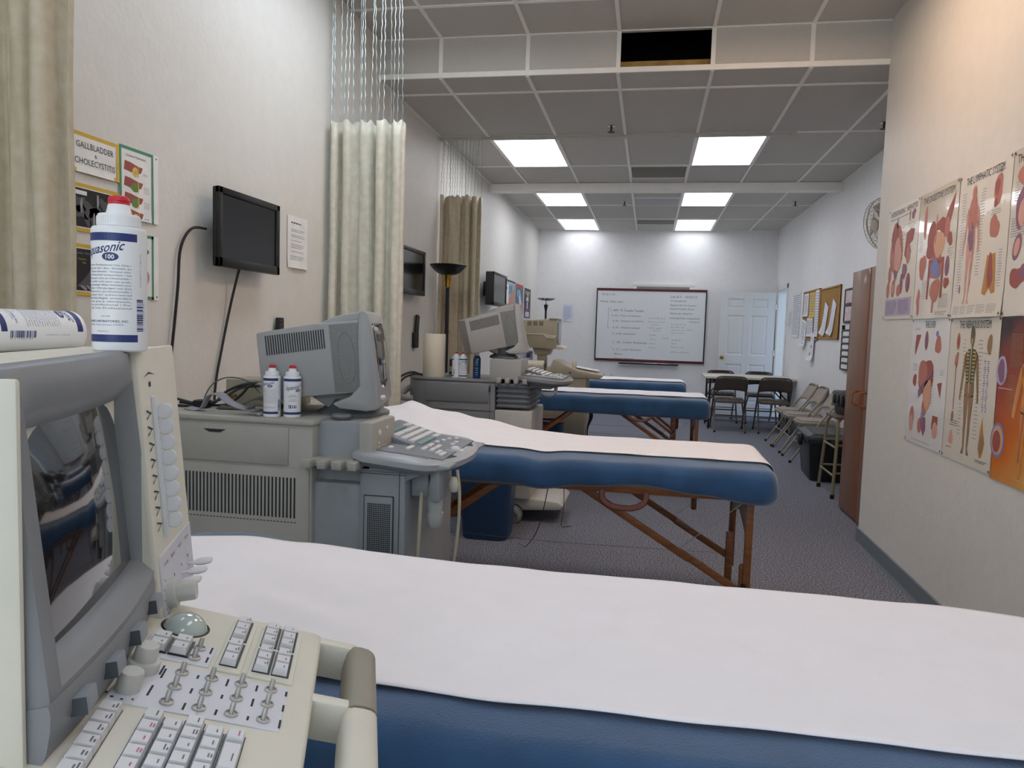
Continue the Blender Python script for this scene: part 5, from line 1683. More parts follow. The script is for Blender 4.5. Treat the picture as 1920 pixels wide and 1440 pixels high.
part2(lambda mb: (mb.tube([(-.72, Y2 + .04, .78), (-.724, Y2 + .03, .6), (-.725, Y2 + .02, .35), (-.73, Y2 + .03, .12), (-.68, Y2 + .06, .012)], .006, 8, smooth=6), mb.tube([(-.615, Y2 + .1, .85), (-.605, Y2 + .1, .76), (-.61, Y2 + .1, .62), (-.64, Y2 + .1, .4), (-.70, Y2 + .1, .2), (-.74, Y2 + .1, .1)], .0055, 8, smooth=6)), 'transducer_cord', M_cordw, col)
part2(lambda mb: (mb.prism([(-1.72, Y2 + .02), (-.74, Y2 + .02), (-.66, Y2 + .1), (-.66, YB2 - .1), (-.74, YB2 - .02), (-1.72, YB2 - .02)], 'z', .075, .14, .012)), 'cart_base', M_greyb)
for x in (-1.6, -.78):
    for y in (Y2 + .08, YB2 - .08):
        part2(lambda mb: (mb.lathe([(.04, -.02), (.05, -.014), (.05, .014), (.04, .02)], 20, (x, y, .05), 'y'), mb.box(x - .03, x + .03, y - .024, y + .024, .05, .08, .004)), 'caster', M_black)
# keyboard wing
kz = .872
def KM2(tilt):
    return TB2 @ Matrix.Translation((-.955, (Y2 + .27), kz)) @ Matrix.Rotation(tilt, 4, 'Y')
KT = R(5)
def outl(off=0.):
    pts = []
    for i in range(13):
        a = -PI / 2 + PI * i / 12
        pts.append((.235 + (.115 - off) * math.cos(a), (.30 - off) * math.sin(a) * (1 if True else 1)))
    pts += [(.05, .30 - off), (off, .26), (off, -.26), (.05, -.30 + off)]
    return pts
def wing(mb):
    o0, o1, o2 = outl(0), outl(.012), outl(.03)
    t = [(o2, -.006), (o0, .014), (o0, .032), (o1, .042)]
    m = len(o0)
    vs, fs = [], []
    for o_, z in t:
        vs += [(x, y, z) for x, y in o_]
    for i in range(3):
        for k in range(m):
            fs.append((i * m + k, i * m + (k + 1) % m, (i + 1) * m + (k + 1) % m, (i + 1) * m + k))
    fs.append(tuple(range(m))[::-1]); fs.append(tuple(3 * m + k for k in range(m)))
    mb.mesh(vs, fs)
mb = MB(); mb.M = KM2(KT); wing(mb)
wg = mb.build('keyboard_wing', M_gbez2 if False else mat('wing_grey', '#a3a7ac', .4, var=.03), t2, ang=45)
def ks(name, fn, m, **k):
    mb = MB(); mb.M = KM2(KT) @ Matrix.Translation((0, 0, .042)); fn(mb)
    return mb.build(name, m, wg, **k)
M_kdark = mat('keypad_dark', '#7e838a', .5)
ks('key_field', lambda mb: (mb.prism([(.03, -.2), (.25, -.235), (.29, -.15), (.28, .1), (.25, .24), (.03, .255)], 'z', -.002, .002, .001)), M_kdark)
ks('grip_cutout', lambda mb: (mb.prism([(.262, -.225), (.292, -.205), (.322, -.12), (.29, -.10)], 'z', -.002, .0012), mb.prism([(.262, .225), (.292, .205), (.322, .12), (.29, .10)], 'z', -.002, .0012)), M_slot)
def kk(mb):
    mb.box(.02, .30, -.22, .22, -.004, .004, mi=2)
    mb.prism([(.0, -.004), (.2, -.004), (.19, .002), (.0, .03)], 'y', -.06, .22, mi=2)
    g = random.Random(4)
    for i in range(5):
        for j in range(11):
            x_ = .03 + .03 * i
            z_ = .004 + (.18 - x_) * .21
            mb.box(x_, x_ + .022, -.05 + .0235 * j, -.029 + .0235 * j, z_ - .01, z_ + .003, .0015, mi=1 if (i in (0, 4) and j < 8) else 0)
    for x, y in ((.05, -.16), (.05, -.13), (.09, -.175), (.145, -.15), (.145, -.13), (.145, -.11), (.05, -.2), (.19, -.12), (.19, -.09), (.19, -.05), (.19, -.02), (.22, -.12), (.22, -.09), (.22, -.05), (.22, -.02), (.25, -.15), (.25, -.12), (.27, -.17), (.27, -.14), (.19, .05), (.2, .1), (.21, .15), (.23, .18), (.25, .05), (.25, .1)):
        mb.box(x, x + .016, y, y + .022, .002, .011, .002, mi=0)
ks('keypad', kk, [M_gkey, mat('key_teal', '#7f9ca0', .45), M_kdark])
ks('trackball', lambda mb: (mb.lathe([(.02, 0), (.017, .008), (.009, .013), (.001, .0145)], 18, (.285, .0, 0)), mb.lathe([(.03, 0), (.028, .003), (.022, .002)], 18, (.285, 0, 0)), mb.bar((.265, -.06, .003), (.31, -.03, .003), .006, .006)), M_gkey)
ks('rear_hood', lambda mb: mb.prism([(-.02, -.01), (.19, -.01), (.19, .001), (.0, .040), (-.02, .04)], 'y', -.07, .24, .005), M_kdark)
crt_monitor(t2, 'monitor', TB2 @ Matrix.Translation((-1.302 - .2 * math.sin(R(14)), 2.355 + .2 * math.cos(R(14)), 1.055)) @ Matrix.Rotation(R(14), 4, 'Z') @ Matrix.Rotation(R(-6.5), 4, 'Y'), M_grey, M_grey)
part2(lambda mb: (mb.lathe([(.13, 1.0), (.13, 1.012), (.11, 1.022), (.09, 1.06)], 28, (-1.06, 2.58, 0)), mb.lathe([(.03, 1.003), (.036, 1.012), (.03, 1.02)], 16, (-1.03, 2.395, 0))), 'monitor_swivel', M_gdk)
# things on that cart
M_beibox = mat('beige_box', '#9d9683', .5)
t = thing('converter_box', 'beige electronics box behind the tangled cables on the grey cart', 'box', (-1.47, 2.70, 1.004), R(4))
mb = MB(); mb.box(-.13, .14, -.09, .09, 0, .1, .004); mb.build('box_body', M_beibox, t)
mb = MB()
for i in range(14):
    for j in range(2):
        mb.box(.0 + .009 * i, .005 + .009 * i, -.0912, -.0895, .075 + .007 * j, .079 + .007 * j)
mb.build('vent_holes', M_slot, t)
t = thing('cable_tangle', 'tangle of black video cables with plugs on the grey cart beside the beige box', 'cables', (-1.55, 2.5, 1.004), 0)
def cb(*pts, r=.005):
    mb = MB(); mb.tube([Vector((p[0] + 1.55, p[1] - 2.5, .006 + (p[2] - 1.010) * 1.35)) for p in pts], r, 7, smooth=7); return mb
cb((-1.72, 2.44, 1.012), (-1.62, 2.46, 1.012), (-1.55, 2.5, 1.03), (-1.49, 2.53, 1.06), (-1.42, 2.54, 1.068)).build('cable', M_cord, t)
cb((-1.72, 2.46, 1.03), (-1.6, 2.5, 1.012), (-1.54, 2.52, 1.05), (-1.47, 2.53, 1.072), (-1.41, 2.55, 1.076)).build('cable', M_cord, t)
cb((-1.72, 2.5, 1.015), (-1.62, 2.5, 1.012), (-1.53, 2.5, 1.015), (-1.48, 2.51, 1.04), (-1.45, 2.52, 1.068)).build('cable', M_cord, t)
cb((-1.66, 2.55, 1.01), (-1.63, 2.56, 1.06), (-1.57, 2.57, 1.085), (-1.5, 2.6, 1.075), (-1.43, 2.62, 1.02), (-1.4, 2.63, 1.008), r=.0025).build('cable', mat('cord_grey', '#55555a', .5), t)
mb = MB(); mb.M = Matrix.Translation((.135, .045, .09)); mb.lathe([(.007, -.03), (.008, .0), (.0065, .012)], 12, (0, 0, 0), 'x'); mb.lathe([(.0055, .012), (.0055, .03)], 10, (0, 0, 0), 'x'); mb.build('metal_plug', M_chrome, t)
mb = MB(); mb.M = Matrix.Translation((.03, .02, .04)) @ Matrix.Rotation(R(-20), 4, 'Y'); mb.lathe([(.006, -.02), (.007, .0), (.005, .02)], 12, (0, 0, 0), 'x'); mb.build('brass_plug', M_brass, t)
mb = MB(); mb.box(-.09, -.03, -.05, .0, 0.0, .03, .01); mb.build('black_adapter', M_black, t)
def ribbon(pts, w, name, m, loc, label, cat):
    P0 = Vector(loc)
    c = catmull([Vector(p) - P0 for p in pts], 8)
    mb = MB()
    vs, fs = [], []
    for i, p in enumerate(c):
        d = (c[min(i + 1, len(c) - 1)] - c[max(0, i - 1)]).normalized()
        s = Vector((-d.y, d.x, .15)).normalized() * w / 2
        vs += [p + s, p - s]
    for i in range(len(c) - 1):
        fs.append((2 * i, 2 * i + 1, 2 * i + 3, 2 * i + 2))
    mb.mesh(vs, fs)
    return mb, P0
t = thing('webbing_strap', 'grey webbing strap with plastic buckle lying on the grey cart', 'strap', (-1.5, 2.38, 1.004), 0)
mb, P0 = ribbon([(-1.62, 2.40, 1.012), (-1.56, 2.39, 1.012), (-1.525, 2.385, 1.06), (-1.48, 2.375, 1.07), (-1.43, 2.36, 1.045), (-1.38, 2.35, 1.030), (-1.33, 2.345, 1.022), (-1.295, 2.34, 1.010)], .036, '', None, (-1.5, 2.38, 1.004), '', '')
o = mb.build('strap_band', mat('webbing_grey', '#96949b', .8, bump=.3, bscale=400), t); md = o.modifiers.new('t', 'SOLIDIFY'); md.thickness = .0025; md.offset = 0
mb = MB(); mb.M = Matrix.Translation((.155, -.034, .022)) @ Matrix.Rotation(R(-6), 4, 'Z'); mb.box(-.006, .006, -.022, .022, .0, .012, .003); mb.box(.012, .035, -.018, .018, -.008, -.002, .002); mb.build('buckle', mat('buckle_grey', '#6f6d73', .5), t)
t = thing('webbing_strap', 'dark grey padded strap looped behind the webbing strap on the grey cart', 'strap', (-1.42, 2.5, 1.004), 0)
mb, P0 = ribbon([(-1.54, 2.47, 1.012), (-1.48, 2.475, 1.014), (-1.43, 2.48, 1.035), (-1.38, 2.485, 1.05), (-1.33, 2.49, 1.035), (-1.31, 2.49, 1.012), (-1.34, 2.475, 1.010), (-1.40, 2.46, 1.010)], .05, '', None, (-1.42, 2.5, 1.004), '', '')
o = mb.build('strap_band', mat('webbing_dark', '#55534f', .8), t); md = o.modifiers.new('t', 'SOLIDIFY'); md.thickness = .003; md.offset = 0
# ================================================================= third machine (taller grey one)
Y3 = 4.92
b3 = Vector((-1.2, 5.2, 0))
t3m = thing('ultrasound_machine', 'grey ultrasound machine with bellows column and rounded cart carrying a paper towel roll', 'ultrasound machine', b3, 0, 'ultrasound machines')
TB3 = Matrix.Translation(-b3)
def part3(fn, name, m, parent=None, **k):
    mb = MB(); mb.M = TB3; fn(mb)
    return mb.build(name, m, parent or t3m, **k)
M_g3 = mat('machine_grey_taupe', '#7d7d80', .5, var=.03, bump=.06, bscale=250)
M_g3l = mat('machine_light_taupe', '#a5a3a0', .5, var=.03, bump=.06, bscale=250)
YB3 = 5.50
def cart3(mb):
    pts = [(-1.01, Y3), (-1.01, YB3), (-1.45, YB3)]
    for i in range(9):
        a = PI / 2 + PI * i / 8
        pts.append((-1.45 + .24 * math.cos(a), (Y3 + YB3) / 2 + (YB3 - Y3) / 2 * math.sin(a)))
    pts = pts[:3] + pts[4:-1] + [(-1.45, Y3)]
    mb.prism(pts, 'z', .12, .955, .012, 2)
    q = [(x * 1.0 + (.01 if x > -1.1 else -.008), y) for x, y in pts]
    mb.prism(q, 'z', .955, .975, .008, 2)
c3 = part3(cart3, 'cabinet', M_g3)
part3(lambda mb: (mb.box(-1.50, -1.055, Y3 - .007, Y3 + .02, .818, .945, .003),), 'drawer', M_g3, c3)
part3(lambda mb: (mb.box(-1.052, -1.043, Y3 - .009, Y3 - .002, .895, .935, .002), mb.box(-1.045, -1.043, Y3 - .003, Y3 + .002, .14, .95), mb.box(-1.5, -1.02, Y3 - .003, Y3 + .002, .762, .765)), 'drawer_latch', M_slot, c3)
part3(lambda mb: [mb.box(-1.47 + .02 * i, -1.462 + .02 * i, Y3 - .003, Y3 + .002, .2, .6) for i in range(20)], 'vent_slots', M_slot, c3)
part3(lambda mb: mb.tube([(-1.65, 5.12, .9), (-1.7, 5.05, .86), (-1.71, 5.0, .83), (-1.66, 4.94, .825), (-1.6, 4.93, .825)], .022, 10, smooth=5), 'push_handle', M_g3l, c3)
# upper box, bellows column and base block
part3(lambda mb: mb.box(-1.055, -.838, Y3 + .01, Y3 + .3, .93, 1.12, .006), 'upper_box', M_g3l)
def bell(mb):
    z = .79
    while z < .945:
        prof = [(-1.0, Y3 + .0), (-.79, Y3 + .0), (-.77, Y3 + .03), (-.77, YB3 - .08), (-.8, YB3 - .05), (-1.0, YB3 - .05)]
        mb.prism(prof, 'z', z, z + .022, .008)
        mb.prism([(lerp(-.88, x, .93), lerp(5.2, y, .96)) for x, y in prof], 'z', z + .02, z + .034)
        z += .034
part3(bell, 'bellows', M_gdk)
def hold3(mb):
    for i in range(4):
        x = -1.0 + .06 * i
        mb.box(x, x + .032, Y3 - .045, Y3 + .05, .958, .995, .008)
    mb.box(-1.0, -.785, Y3 + .01, Y3 + .1, .95, .99, .006)
part3(hold3, 'probe_holder', M_g3l)
bb3 = part3(lambda mb: (mb.box(-1.01, -.75, Y3 - .005, YB3 - .04, .17, .775, .012), mb.box(-.9, -.897, Y3 - .0065, Y3, .2, .76), mb.prism([(-1.35, .17), (-.75, .17), (-.56, .155), (-.52, .13), (-.55, .1), (-.78, .085), (-1.35, .085)], 'y', Y3 + .04, YB3 - .06, .012)), 'base_block', mat('machine_pale', '#b9b6ae', .5, bump=.06, bscale=250))
def cas3(x, y):
    mb = MB(); mb.M = TB3
    mb.lathe([(.05, -.022), (.066, -.017), (.068, 0), (.066, .017), (.05, .022)], 24, (x, y, .068), 'y', mis=[0, 1, 1, 0])
    mb.prism([(x - .03, .115), (x + .03, .115), (x + .055, .06), (x + .035, .03), (x + .03, .07), (x - .02, .1)], 'y', y - .034, y + .034, .004, mi=2)
    mb.build('caster', [mat('caster_grey', '#85858a', .5), M_black, M_g3l], t3m)
for x, y in ((-.86, Y3 + .0), (-.7, YB3 - .06), (-1.45, Y3 + .05), (-1.45, YB3 - .08)):
    cas3(x, y)
mb = MB(); mb.M = TB3 @ Matrix.Translation((-.86, Y3 + .26, .972)) @ Matrix.Rotation(R(4), 4, 'Y') @ Matrix.Translation((.0, 0, 0)); wing(mb)
w3 = mb.build('keyboard_wing', M_g3, t3m, ang=45)
mb = MB(); mb.M = TB3 @ Matrix.Translation((-.86, Y3 + .26, .972 + .003)) @ Matrix.Rotation(R(4), 4, 'Y') @ Matrix.Translation((0, 0, .042)); kk(mb); mb.build('keypad', [M_gkey, M_gkey, M_gdk], w3)
part3(lambda mb: (mb.prism([(-.85, .965), (-.58, .955), (-.64, .925), (-.80, .925)], 'y', Y3 + .05, YB3 - .1, .01), mb.tube([(-.72, Y3 + .08, .935), (-.70, Y3 + .02, .91), (-.66, Y3 - .02, .892), (-.62, Y3 - .03, .892), (-.6, Y3 - .01, .91), (-.6, Y3 + .05, .945)], .012, 8, smooth=5)), 'wing_bracket', M_g3, w3)
crt_monitor(t3m, 'monitor', TB3 @ Matrix.Translation((-1.255, Y3 + .19, 1.145)) @ Matrix.Rotation(R(21), 4, 'Z') @ Matrix.Rotation(R(-13), 4, 'Y'), M_g3l, mat('bezel_pale', '#a9a9a8', .5))
part3(lambda mb: (mb.lathe([(.1, 1.118), (.1, 1.135), (.07, 1.15), (.07, 1.2)], 24, (-1.0, 5.14, 0)), mb.lathe([(.03, 1.118), (.035, 1.126), (.025, 1.133)], 14, (-.93, Y3 + .06, 0))), 'monitor_swivel', M_gdk)
part3(lambda mb: (mb.tube([(-1.58, 5.08, .98), (-1.64, 5.02, 1.0), (-1.71, 4.97, .96), (-1.73, 4.96, .88), (-1.72, 4.97, .78)], .008, 8, smooth=6), mb.tube([(-1.56, 5.04, .985), (-1.63, 5.0, .985), (-1.69, 4.95, .94), (-1.71, 4.94, .84)], .007, 8, smooth=6)), 'power_cord', M_cord)

ztop3 = .975
M_roll = mat('paper_roll_cream', '#ded6c2', .8, var=.02, bump=.2, bscale=200)
t = thing('paper_towel_roll', 'cream paper roll standing upright on the third machine', 'paper roll', (-1.477, 5.03, ztop3), 0)
mb = MB(); mb.lathe([(.076, 0), (.078, .003), (.078, .297), (.0765, .3), (.025, .3), (.022, .29), (.022, .05)], 40); mb.build('paper_body', M_roll, t)
mb = MB(); mb.lathe([(.0225, .02), (.0225, .3), (.0205, .3), (.0205, .02)], 24); mb.build('cardboard_core', mat('cardboard', '#9a7d55', .9), t)
dup(bot, (-1.317, 5.03, ztop3), R(-150), 'white gel bottle on the third machine nearer the paper roll')
dup(bot, (-1.263, 5.02, ztop3), R(-20), 'white gel bottle on the third machine nearer the blue spray bottle')
t = thing('spray_bottle', 'clear bottle of dark blue liquid with white nozzle on the third machine', 'bottle', (-1.168, 5.03, ztop3), 0)
mb = MB(); mb.lathe([(.024, 0), (.027, .004), (.027, .13), (.025, .145), (.013, .16), (.012, .165)], 28); mb.build('bottle_body', mat('blue_liquid', '#1d4470', .12, spec=.6, coat=.4), t)
mb = MB(); mb.lathe([(.0135, .160), (.0145, .162), (.0145, .182), (.010, .186), (.0095, .2), (.006, .214), (.004, .217)], 20); mb.build('white_nozzle', M_white, t)
mb = MB(); rb = .0272
mb.warp = lambda x, y, h: (rb * math.cos(x / rb - 1.35), rb * math.sin(x / rb - 1.35), y)
for v0, w_ in ((.11, .02), (.095, .014), (.07, .02), (.055, .016), (.04, .02), (.025, .012)):
    for i in range(6):
        mb.rect(-w_ / 2 + w_ * i / 6, v0, -w_ / 2 + w_ * (i + .8) / 6, v0 + .004, 0, 0)
mb.build('label_print', mat('label_pale_blue', '#a9c4e0', .5), t, normals=False)
t = thing('box_of_wipes', 'small beige and black box behind the bottles on the third machine', 'box', (-1.37, 5.22, ztop3), 0)
mb = MB(); mb.box(-.045, .045, -.035, .035, 0, .15, .004); mb.build('carton', M_beibox, t)
mb = MB(); mb.box(-.035, .035, -.0362, -.034, .07, .12); mb.box(-.035, .035, -.0362, -.034, .012, .03); mb.build('carton_print', M_black, t)

# ================================================================= black floor lamps
def floor_lamp(x, y, zt, rim, label, zebra=False):
    t = thing('floor_lamp', label, 'lamp', (x, y, 0), 0, 'black torch style floor lamps')
    mb = MB(); mb.lathe([(.13, 0), (.135, .01), (.12, .025), (.03, .035), (.016, .05)], 32); mb.build('base', M_black, t)
    mb = MB(); mb.lathe([(.0165, .04), (.0165, zt - .19), (.016, zt - .19)], 20)
    if not zebra:
        mb.lathe([(.0185, zt - .58), (.0195, zt - .575), (.0195, zt - .56), (.0185, zt - .555)], 20)
    else:
        mb.lathe([(.0165, zt - .2), (.022, zt - .17), (.035, zt - .11), (.034, zt - .10), (.012, zt - .1), (.006, zt - .08), (.006, zt - .035)], 20)
    mb.build('pole', M_black, t)
    mb = MB()
    n = 10
    prof = [(.03 + (rim - .03) * (i / n) ** .75, zt - (.085 if not zebra else .035) + (.085 if not zebra else .035) * (i / n) ** 1.6) for i in range(n + 1)]
    inner = [(r - .004, z + .003) for r, z in prof][::-1]
    mis = [1 if (zebra and i % 2) else 0 for i in range(2 * n + 2)]
    mb.lathe([(.001, prof[0][1])] + prof + inner + [(.001, inner[-1][1])], 40)
    if zebra:
        for k, f in enumerate(mb.bm.faces):
            f.material_index = 1 if (k * 7 % 11) < 3 else 0
    mb.build('bowl', [M_black if not zebra else mat('zebra_black', '#1a1a1c', .4), M_white], t)
    if not zebra:
        mb = MB(); mb.lathe([(.018, zt - .195), (.024, zt - .19), (.028, zt - .14), (.034, zt - .09), (.036, zt - .083), (.001, zt - .083)], 28)
        o = mb.build('brass_collar', M_brass, t); o['label'] = 'marbled brass collar'
floor_lamp(-1.715, 6.2, 1.853, .16, 'black floor lamp with wide bowl and brass collar before the tan curtain')
floor_lamp(-1.663, 12.0, 1.826, .15, 'dark floor lamp with patterned shallow bowl near the whiteboard', True)

# ================================================================= trash bins
def bin_(x, y, w, d, h, rot, m, label, rim=None):
    t = thing('trash_bin', label, 'bin', (x, y, 0), rot, 'blue trash bins')
    mb = MB()
    def ring(s, z, r=.05):
        hw, hd = w / 2 * s, d / 2 * s
        pts = []
        for cx, cy, a0 in ((hw - r, hd - r, 0), (-hw + r, hd - r, 90), (-hw + r, -hd + r, 180), (hw - r, -hd + r, 270)):
            for k in range(5):
                a = R(a0 + 22.5 * k)
                pts.append((cx + r * math.cos(a), cy + r * math.sin(a), z))
        return pts
    def bow(p, f):
        return (p[0], p[1] - f * .03 * (1 - (2 * p[0] / w) ** 2) * (1 if p[1] < 0 else -1), p[2])
    rs = [ring(.78, 0), ring(.82, .012), ring(1., h - .01), ring(1.03, h - .01), ring(1.03, h), ring(.98, h), ring(.8, .03)]
    vs = [bow(p, 1) for r_ in rs for p in r_]
    m_ = len(rs[0])
    fs = [tuple(range(m_))[::-1]] + [(i * m_ + k, i * m_ + (k + 1) % m_, (i + 1) * m_ + (k + 1) % m_, (i + 1) * m_ + k) for i in range(len(rs) - 1) for k in range(m_)] + [tuple(6 * m_ + k for k in range(m_))]
    mb.mesh(vs, fs)
    mb.build('bin_body', m, t)
    if rim:
        mb = MB(); mb.tube([bow(p, 1) for p in ring(1.03, h + .004)], .008, 6, closed=True); mb.build('rim', rim, t)
    return t
M_bin = mat('bin_blue', '#27466b', .45, var=.03)
bin_(-.965, 4.585, .36, .25, .62, R(0), M_bin, 'tall blue plastic trash bin under the second table')
bin_(-.99, 7.36, .37, .26, .42, R(0), M_bin, 'blue trash bin with red rim under the third table', mat('rim_red', '#a5524c', .5))

# ================================================================= fourth machine (beige, far)
b4 = Vector((-1.1, 7.85, 0))
t4 = thing('ultrasound_machine', 'beige ultrasound machine with sloping console, farthest from the camera', 'ultrasound machine', b4, 0, 'ultrasound machines')
TB4 = Matrix.Translation(-b4)
M_b4 = mat('machine_beige', '#a79c86', .5, var=.03, bump=.06, bscale=250)
M_b4l = mat('machine_beige_light', '#c9bfaa', .5, var=.03)
def part4(fn, name, m, parent=None, **k):
    mb = MB(); mb.M = TB4; fn(mb)
    return mb.build(name, m, parent or t4, **k)
part4(lambda mb: mb.box(-1.55, -.61, 7.6, 8.06, .08, .9, .012), 'cart_body', M_b4)
mo = part4(lambda mb: (mb.prism([(-1.3, 1.14), (-.97, 1.125), (-.935, 1.15), (-.935, 1.43), (-1.01, 1.438), (-1.3, 1.42)], 'y', 7.62, 8.02, .01), mb.prism([(-1.02, 1.43), (-.93, 1.432), (-.93, 1.447), (-1.02, 1.45)], 'y', 7.61, 8.03, .006)), 'monitor', M_b4)
part4(lambda mb: (mb.box(-1.3, -1.03, 7.612, 7.63, 1.272, 1.282, .002), mb.prism([(-1.07, 1.27), (-.936, 1.27), (-.955, 1.235), (-1.04, 1.235)], 'y', 7.607, 7.63, .003)), 'side_ledge', M_b4l, mo)
part4(lambda mb: [mb.box(-1.245 + .062 * i, -1.2 + .062 * i, 7.617, 7.63, 1.365, 1.412) for i in range(3)], 'vent_windows', mat('vent_taupe', '#7f7664', .6), mo)
part4(lambda mb: mb.box(-.945, -.93, 7.66, 7.98, 1.18, 1.4, .004), 'screen_glass', M_crt, mo)
part4(lambda mb: mb.prism([(-.94, 1.17), (-.86, 1.15), (-.85, 1.135), (-.9, 1.125), (-.95, 1.13)], 'y', 7.63, 7.98, .006), 'handle_lip', M_b4l, mo)
part4(lambda mb: (mb.prism([(-1.2, 1.13), (-1.0, 1.13), (-1.03, 1.06), (-1.17, 1.06)], 'y', 7.72, 7.95, .008), mb.box(-1.15, -1.06, 7.75, 7.9, .89, 1.07, .006)), 'monitor_neck', M_b4)
co = part4(lambda mb: mb.prism([(-1.03, .83), (-1.03, .94), (-.985, .95), (-.96, 1.02), (-.90, 1.01), (-.83, .97), (-.70, .92), (-.46, .885), (-.44, .862), (-.5, .835), (-.6, .84)], 'y', 7.58, 8.05, .01), 'console', M_b4)
part4(lambda mb: (mb.box(-.79, -.765, 7.577, 7.582, .888, .9),), 'console_slot', M_slot, co)
part4(lambda mb: mb.lathe([(.02, .93), (.026, .95), (.026, 1.0), (.016, 1.015)], 16, (-.75, 7.72, 0)), 'probe', M_b4l, co)
for x in (-1.45, -.7):
    for y in (7.68, 7.98):
        part4(lambda mb: (mb.lathe([(.04, -.02), (.045, 0), (.04, .02)], 18, (x, y, .045), 'y'), mb.box(x - .02, x + .02, y - .024, y + .024, .045, .085)), 'caster', M_black)
part4(lambda mb: [mb.tube([(-.6, 7.7 + .02 * i, .6), (-.57 + .01 * i, 7.72, .45), (-.59, 7.7 + .02 * i, .3), (-.57, 7.7, .15), (-.55 + .02 * i, 7.7, .02)], .006, 6, smooth=5) for i in range(4)], 'cable_bundle', M_cord)
t = thing('exam_paper_roll', 'cream exam paper roll lying on the beige machine with its dark core showing', 'paper roll', (-1.18, 7.66, .901), 0)
mb = MB(); mb.lathe([(.016, .118), (.052, .12), (.052, -.12), (.016, -.118)], 28, (0, 0, .052), 'x'); mb.build('paper_body', M_roll, t)
mb = MB(); mb.lathe([(.019, -.122), (.019, .123), (.001, .123)], 16, (0, 0, .052), 'x'); mb.build('core', M_black, t)
t = thing('paper_cup', 'small white cup behind the lying paper roll', 'cup', (-1.1, 7.79, .901), 0) if False else None
mb = MB(); mb.lathe([(.026, 0), (.036, .085), (.038, .087), (.036, .088), (.0345, .085), (.025, .004), (.001, .004)], 24)
tag(mb.build('paper_cup', M_white, None, loc=(-1.215, 7.76, .901)), 'small white cup behind the lying paper roll on the beige machine', 'cup')
t = thing('tissue_box', 'pale box with coloured print standing beside the neck of the beige machine', 'box', (-1.30, 7.9, .901), 0)
mb = MB(); mb.box(-.1, .075, -.05, .05, 0, .19, .003); mb.build('carton', mat('carton_pale', '#c3c9e6', .6), t)
mb = MB(); mb.box(-.09, .06, -.0515, -.0495, .04, .07); mb.box(.02, .06, -.0515, -.0495, .12, .17); mb.build('carton_print', [mat('carton_purple', '#6f4f86', .6)], t)
mb = MB(); mb.box(-.16, .14, -.1, .11, 0, .004); mb.box(-.12, .16, -.09, .1, .004, .007)
o = mb.build('paper_sheet', M_sheet, None, loc=(-.66, 7.86, .93)); o.rotation_euler = (0, R(8), R(6))
tag(o, 'white loose pages lying on the sloping console of the beige machine', 'papers')

# ================================================================= tall wooden cabinet
M_cab = mat('cabinet_wood', '#8b5c3c', .45, hex2='#7a4e32', scale=8, stretch=(10, 10, 1), coat=.15)
M_cabe = mat('cabinet_edge', '#a5693f', .45, hex2='#8d5430', scale=8, stretch=(10, 10, 1))
t = thing('wooden_cabinet', 'tall brown wooden cabinet at the end of the poster wall', 'cabinet', (1.78, 5.64, 0), 0)
mb = MB(); mb.box(-.22, .245, -.48, .48, .0, 1.835, .004); mb.build('body', M_cabe, t)
for y0, y1 in ((.025, .485), (-.485, -.005)):
    mb = MB(); mb.box(-.255, -.225, y0, y1, .015, 1.84, .004)
    d = mb.build('door', M_cab, t)
    mb = MB(); mb.box(-.253, -.223, y0 - .006 if y0 > 0 else y1, y0 if y0 > 0 else y1 + .006, .015, 1.84); mb.build('door_edge', M_cabe, d)
    yh = .09 if y0 > 0 else -.07
    mb = MB(); mb.tube([(-.255, yh, .85), (-.29, yh, .855), (-.305, yh, .87), (-.305, yh, .935), (-.29, yh, .95), (-.255, yh, .955)], .009, 8, smooth=4); mb.build('handle', M_cabe, d)

# ================================================================= step stool, case, tub
M_tube = mat('tube_khaki', '#827a60', .4, var=.03)
M_stseat = mat('stool_seat_brown', '#6b5444', .6, var=.06)
t = thing('tall_stool', 'khaki metal frame stool with brown top carrying a black case', 'stool', (1.735, 6.71, 0), 0)
mb = MB(); mb.box(-.17, .19, -.17, .19, .655, .68, .008); mb.build('seat', M_stseat, t)
for sx in (-1, 1):
    for sy in (-1, 1):
        mb = MB(); mb.tube([(sx * .18, sy * .25, .02), (sx * .155, sy * .20, .5), (sx * .15, sy * .165, .62), (sx * .12, sy * .13, .655)], .0135, 10, smooth=4)
        lg = mb.build('leg', M_tube, t)
        mb = MB(); mb.lathe([(.017, 0), (.018, .004), (.017, .035)], 12, (sx * .1805, sy * .2505, 0)); mb.build('rubber_foot', M_black, lg)
mb = MB()
for z, k in ((.19, .178), (.42, .165)):
    f = .25 - (z / .62) * .08
    mb.tube([(-k, -f, z), (-k, f, z)], .009, 8); mb.tube([(k, -f, z), (k, f, z)], .009, 8)
    mb.tube([(-k, f, z + .02), (k, f, z + .02)], .009, 8); mb.tube([(-k, -f, z + .02), (k, -f, z + .02)], .009, 8)
mb.build('crossbar', M_tube, t)
t = thing('black_case', 'black rugged equipment case standing on the khaki stool', 'case', (1.735, 6.72, .681), R(4))
mb = MB(); mb.box(-.10, .2, -.16, .16, .0, .13, .02); mb.box(-.12, .2, -.175, .175, .12, .2, .025); mb.build('shell', M_black, t)
mb = MB()
for y in (-.1, 0, .1):
    mb.box(-.132, -.11, y - .025, y + .025, .07, .17, .006)
mb.box(-.125, .1, -.18, -.17, .125, .135, .003)
mb.build('latch', mat('latch_black', '#26272a', .3), t)
mb = MB(); mb.tube([(-.11, -.07, .08), (-.15, -.06, .085), (-.15, .06, .085), (-.11, .07, .08)], .01, 8, smooth=4); mb.build('handle', M_black, t)
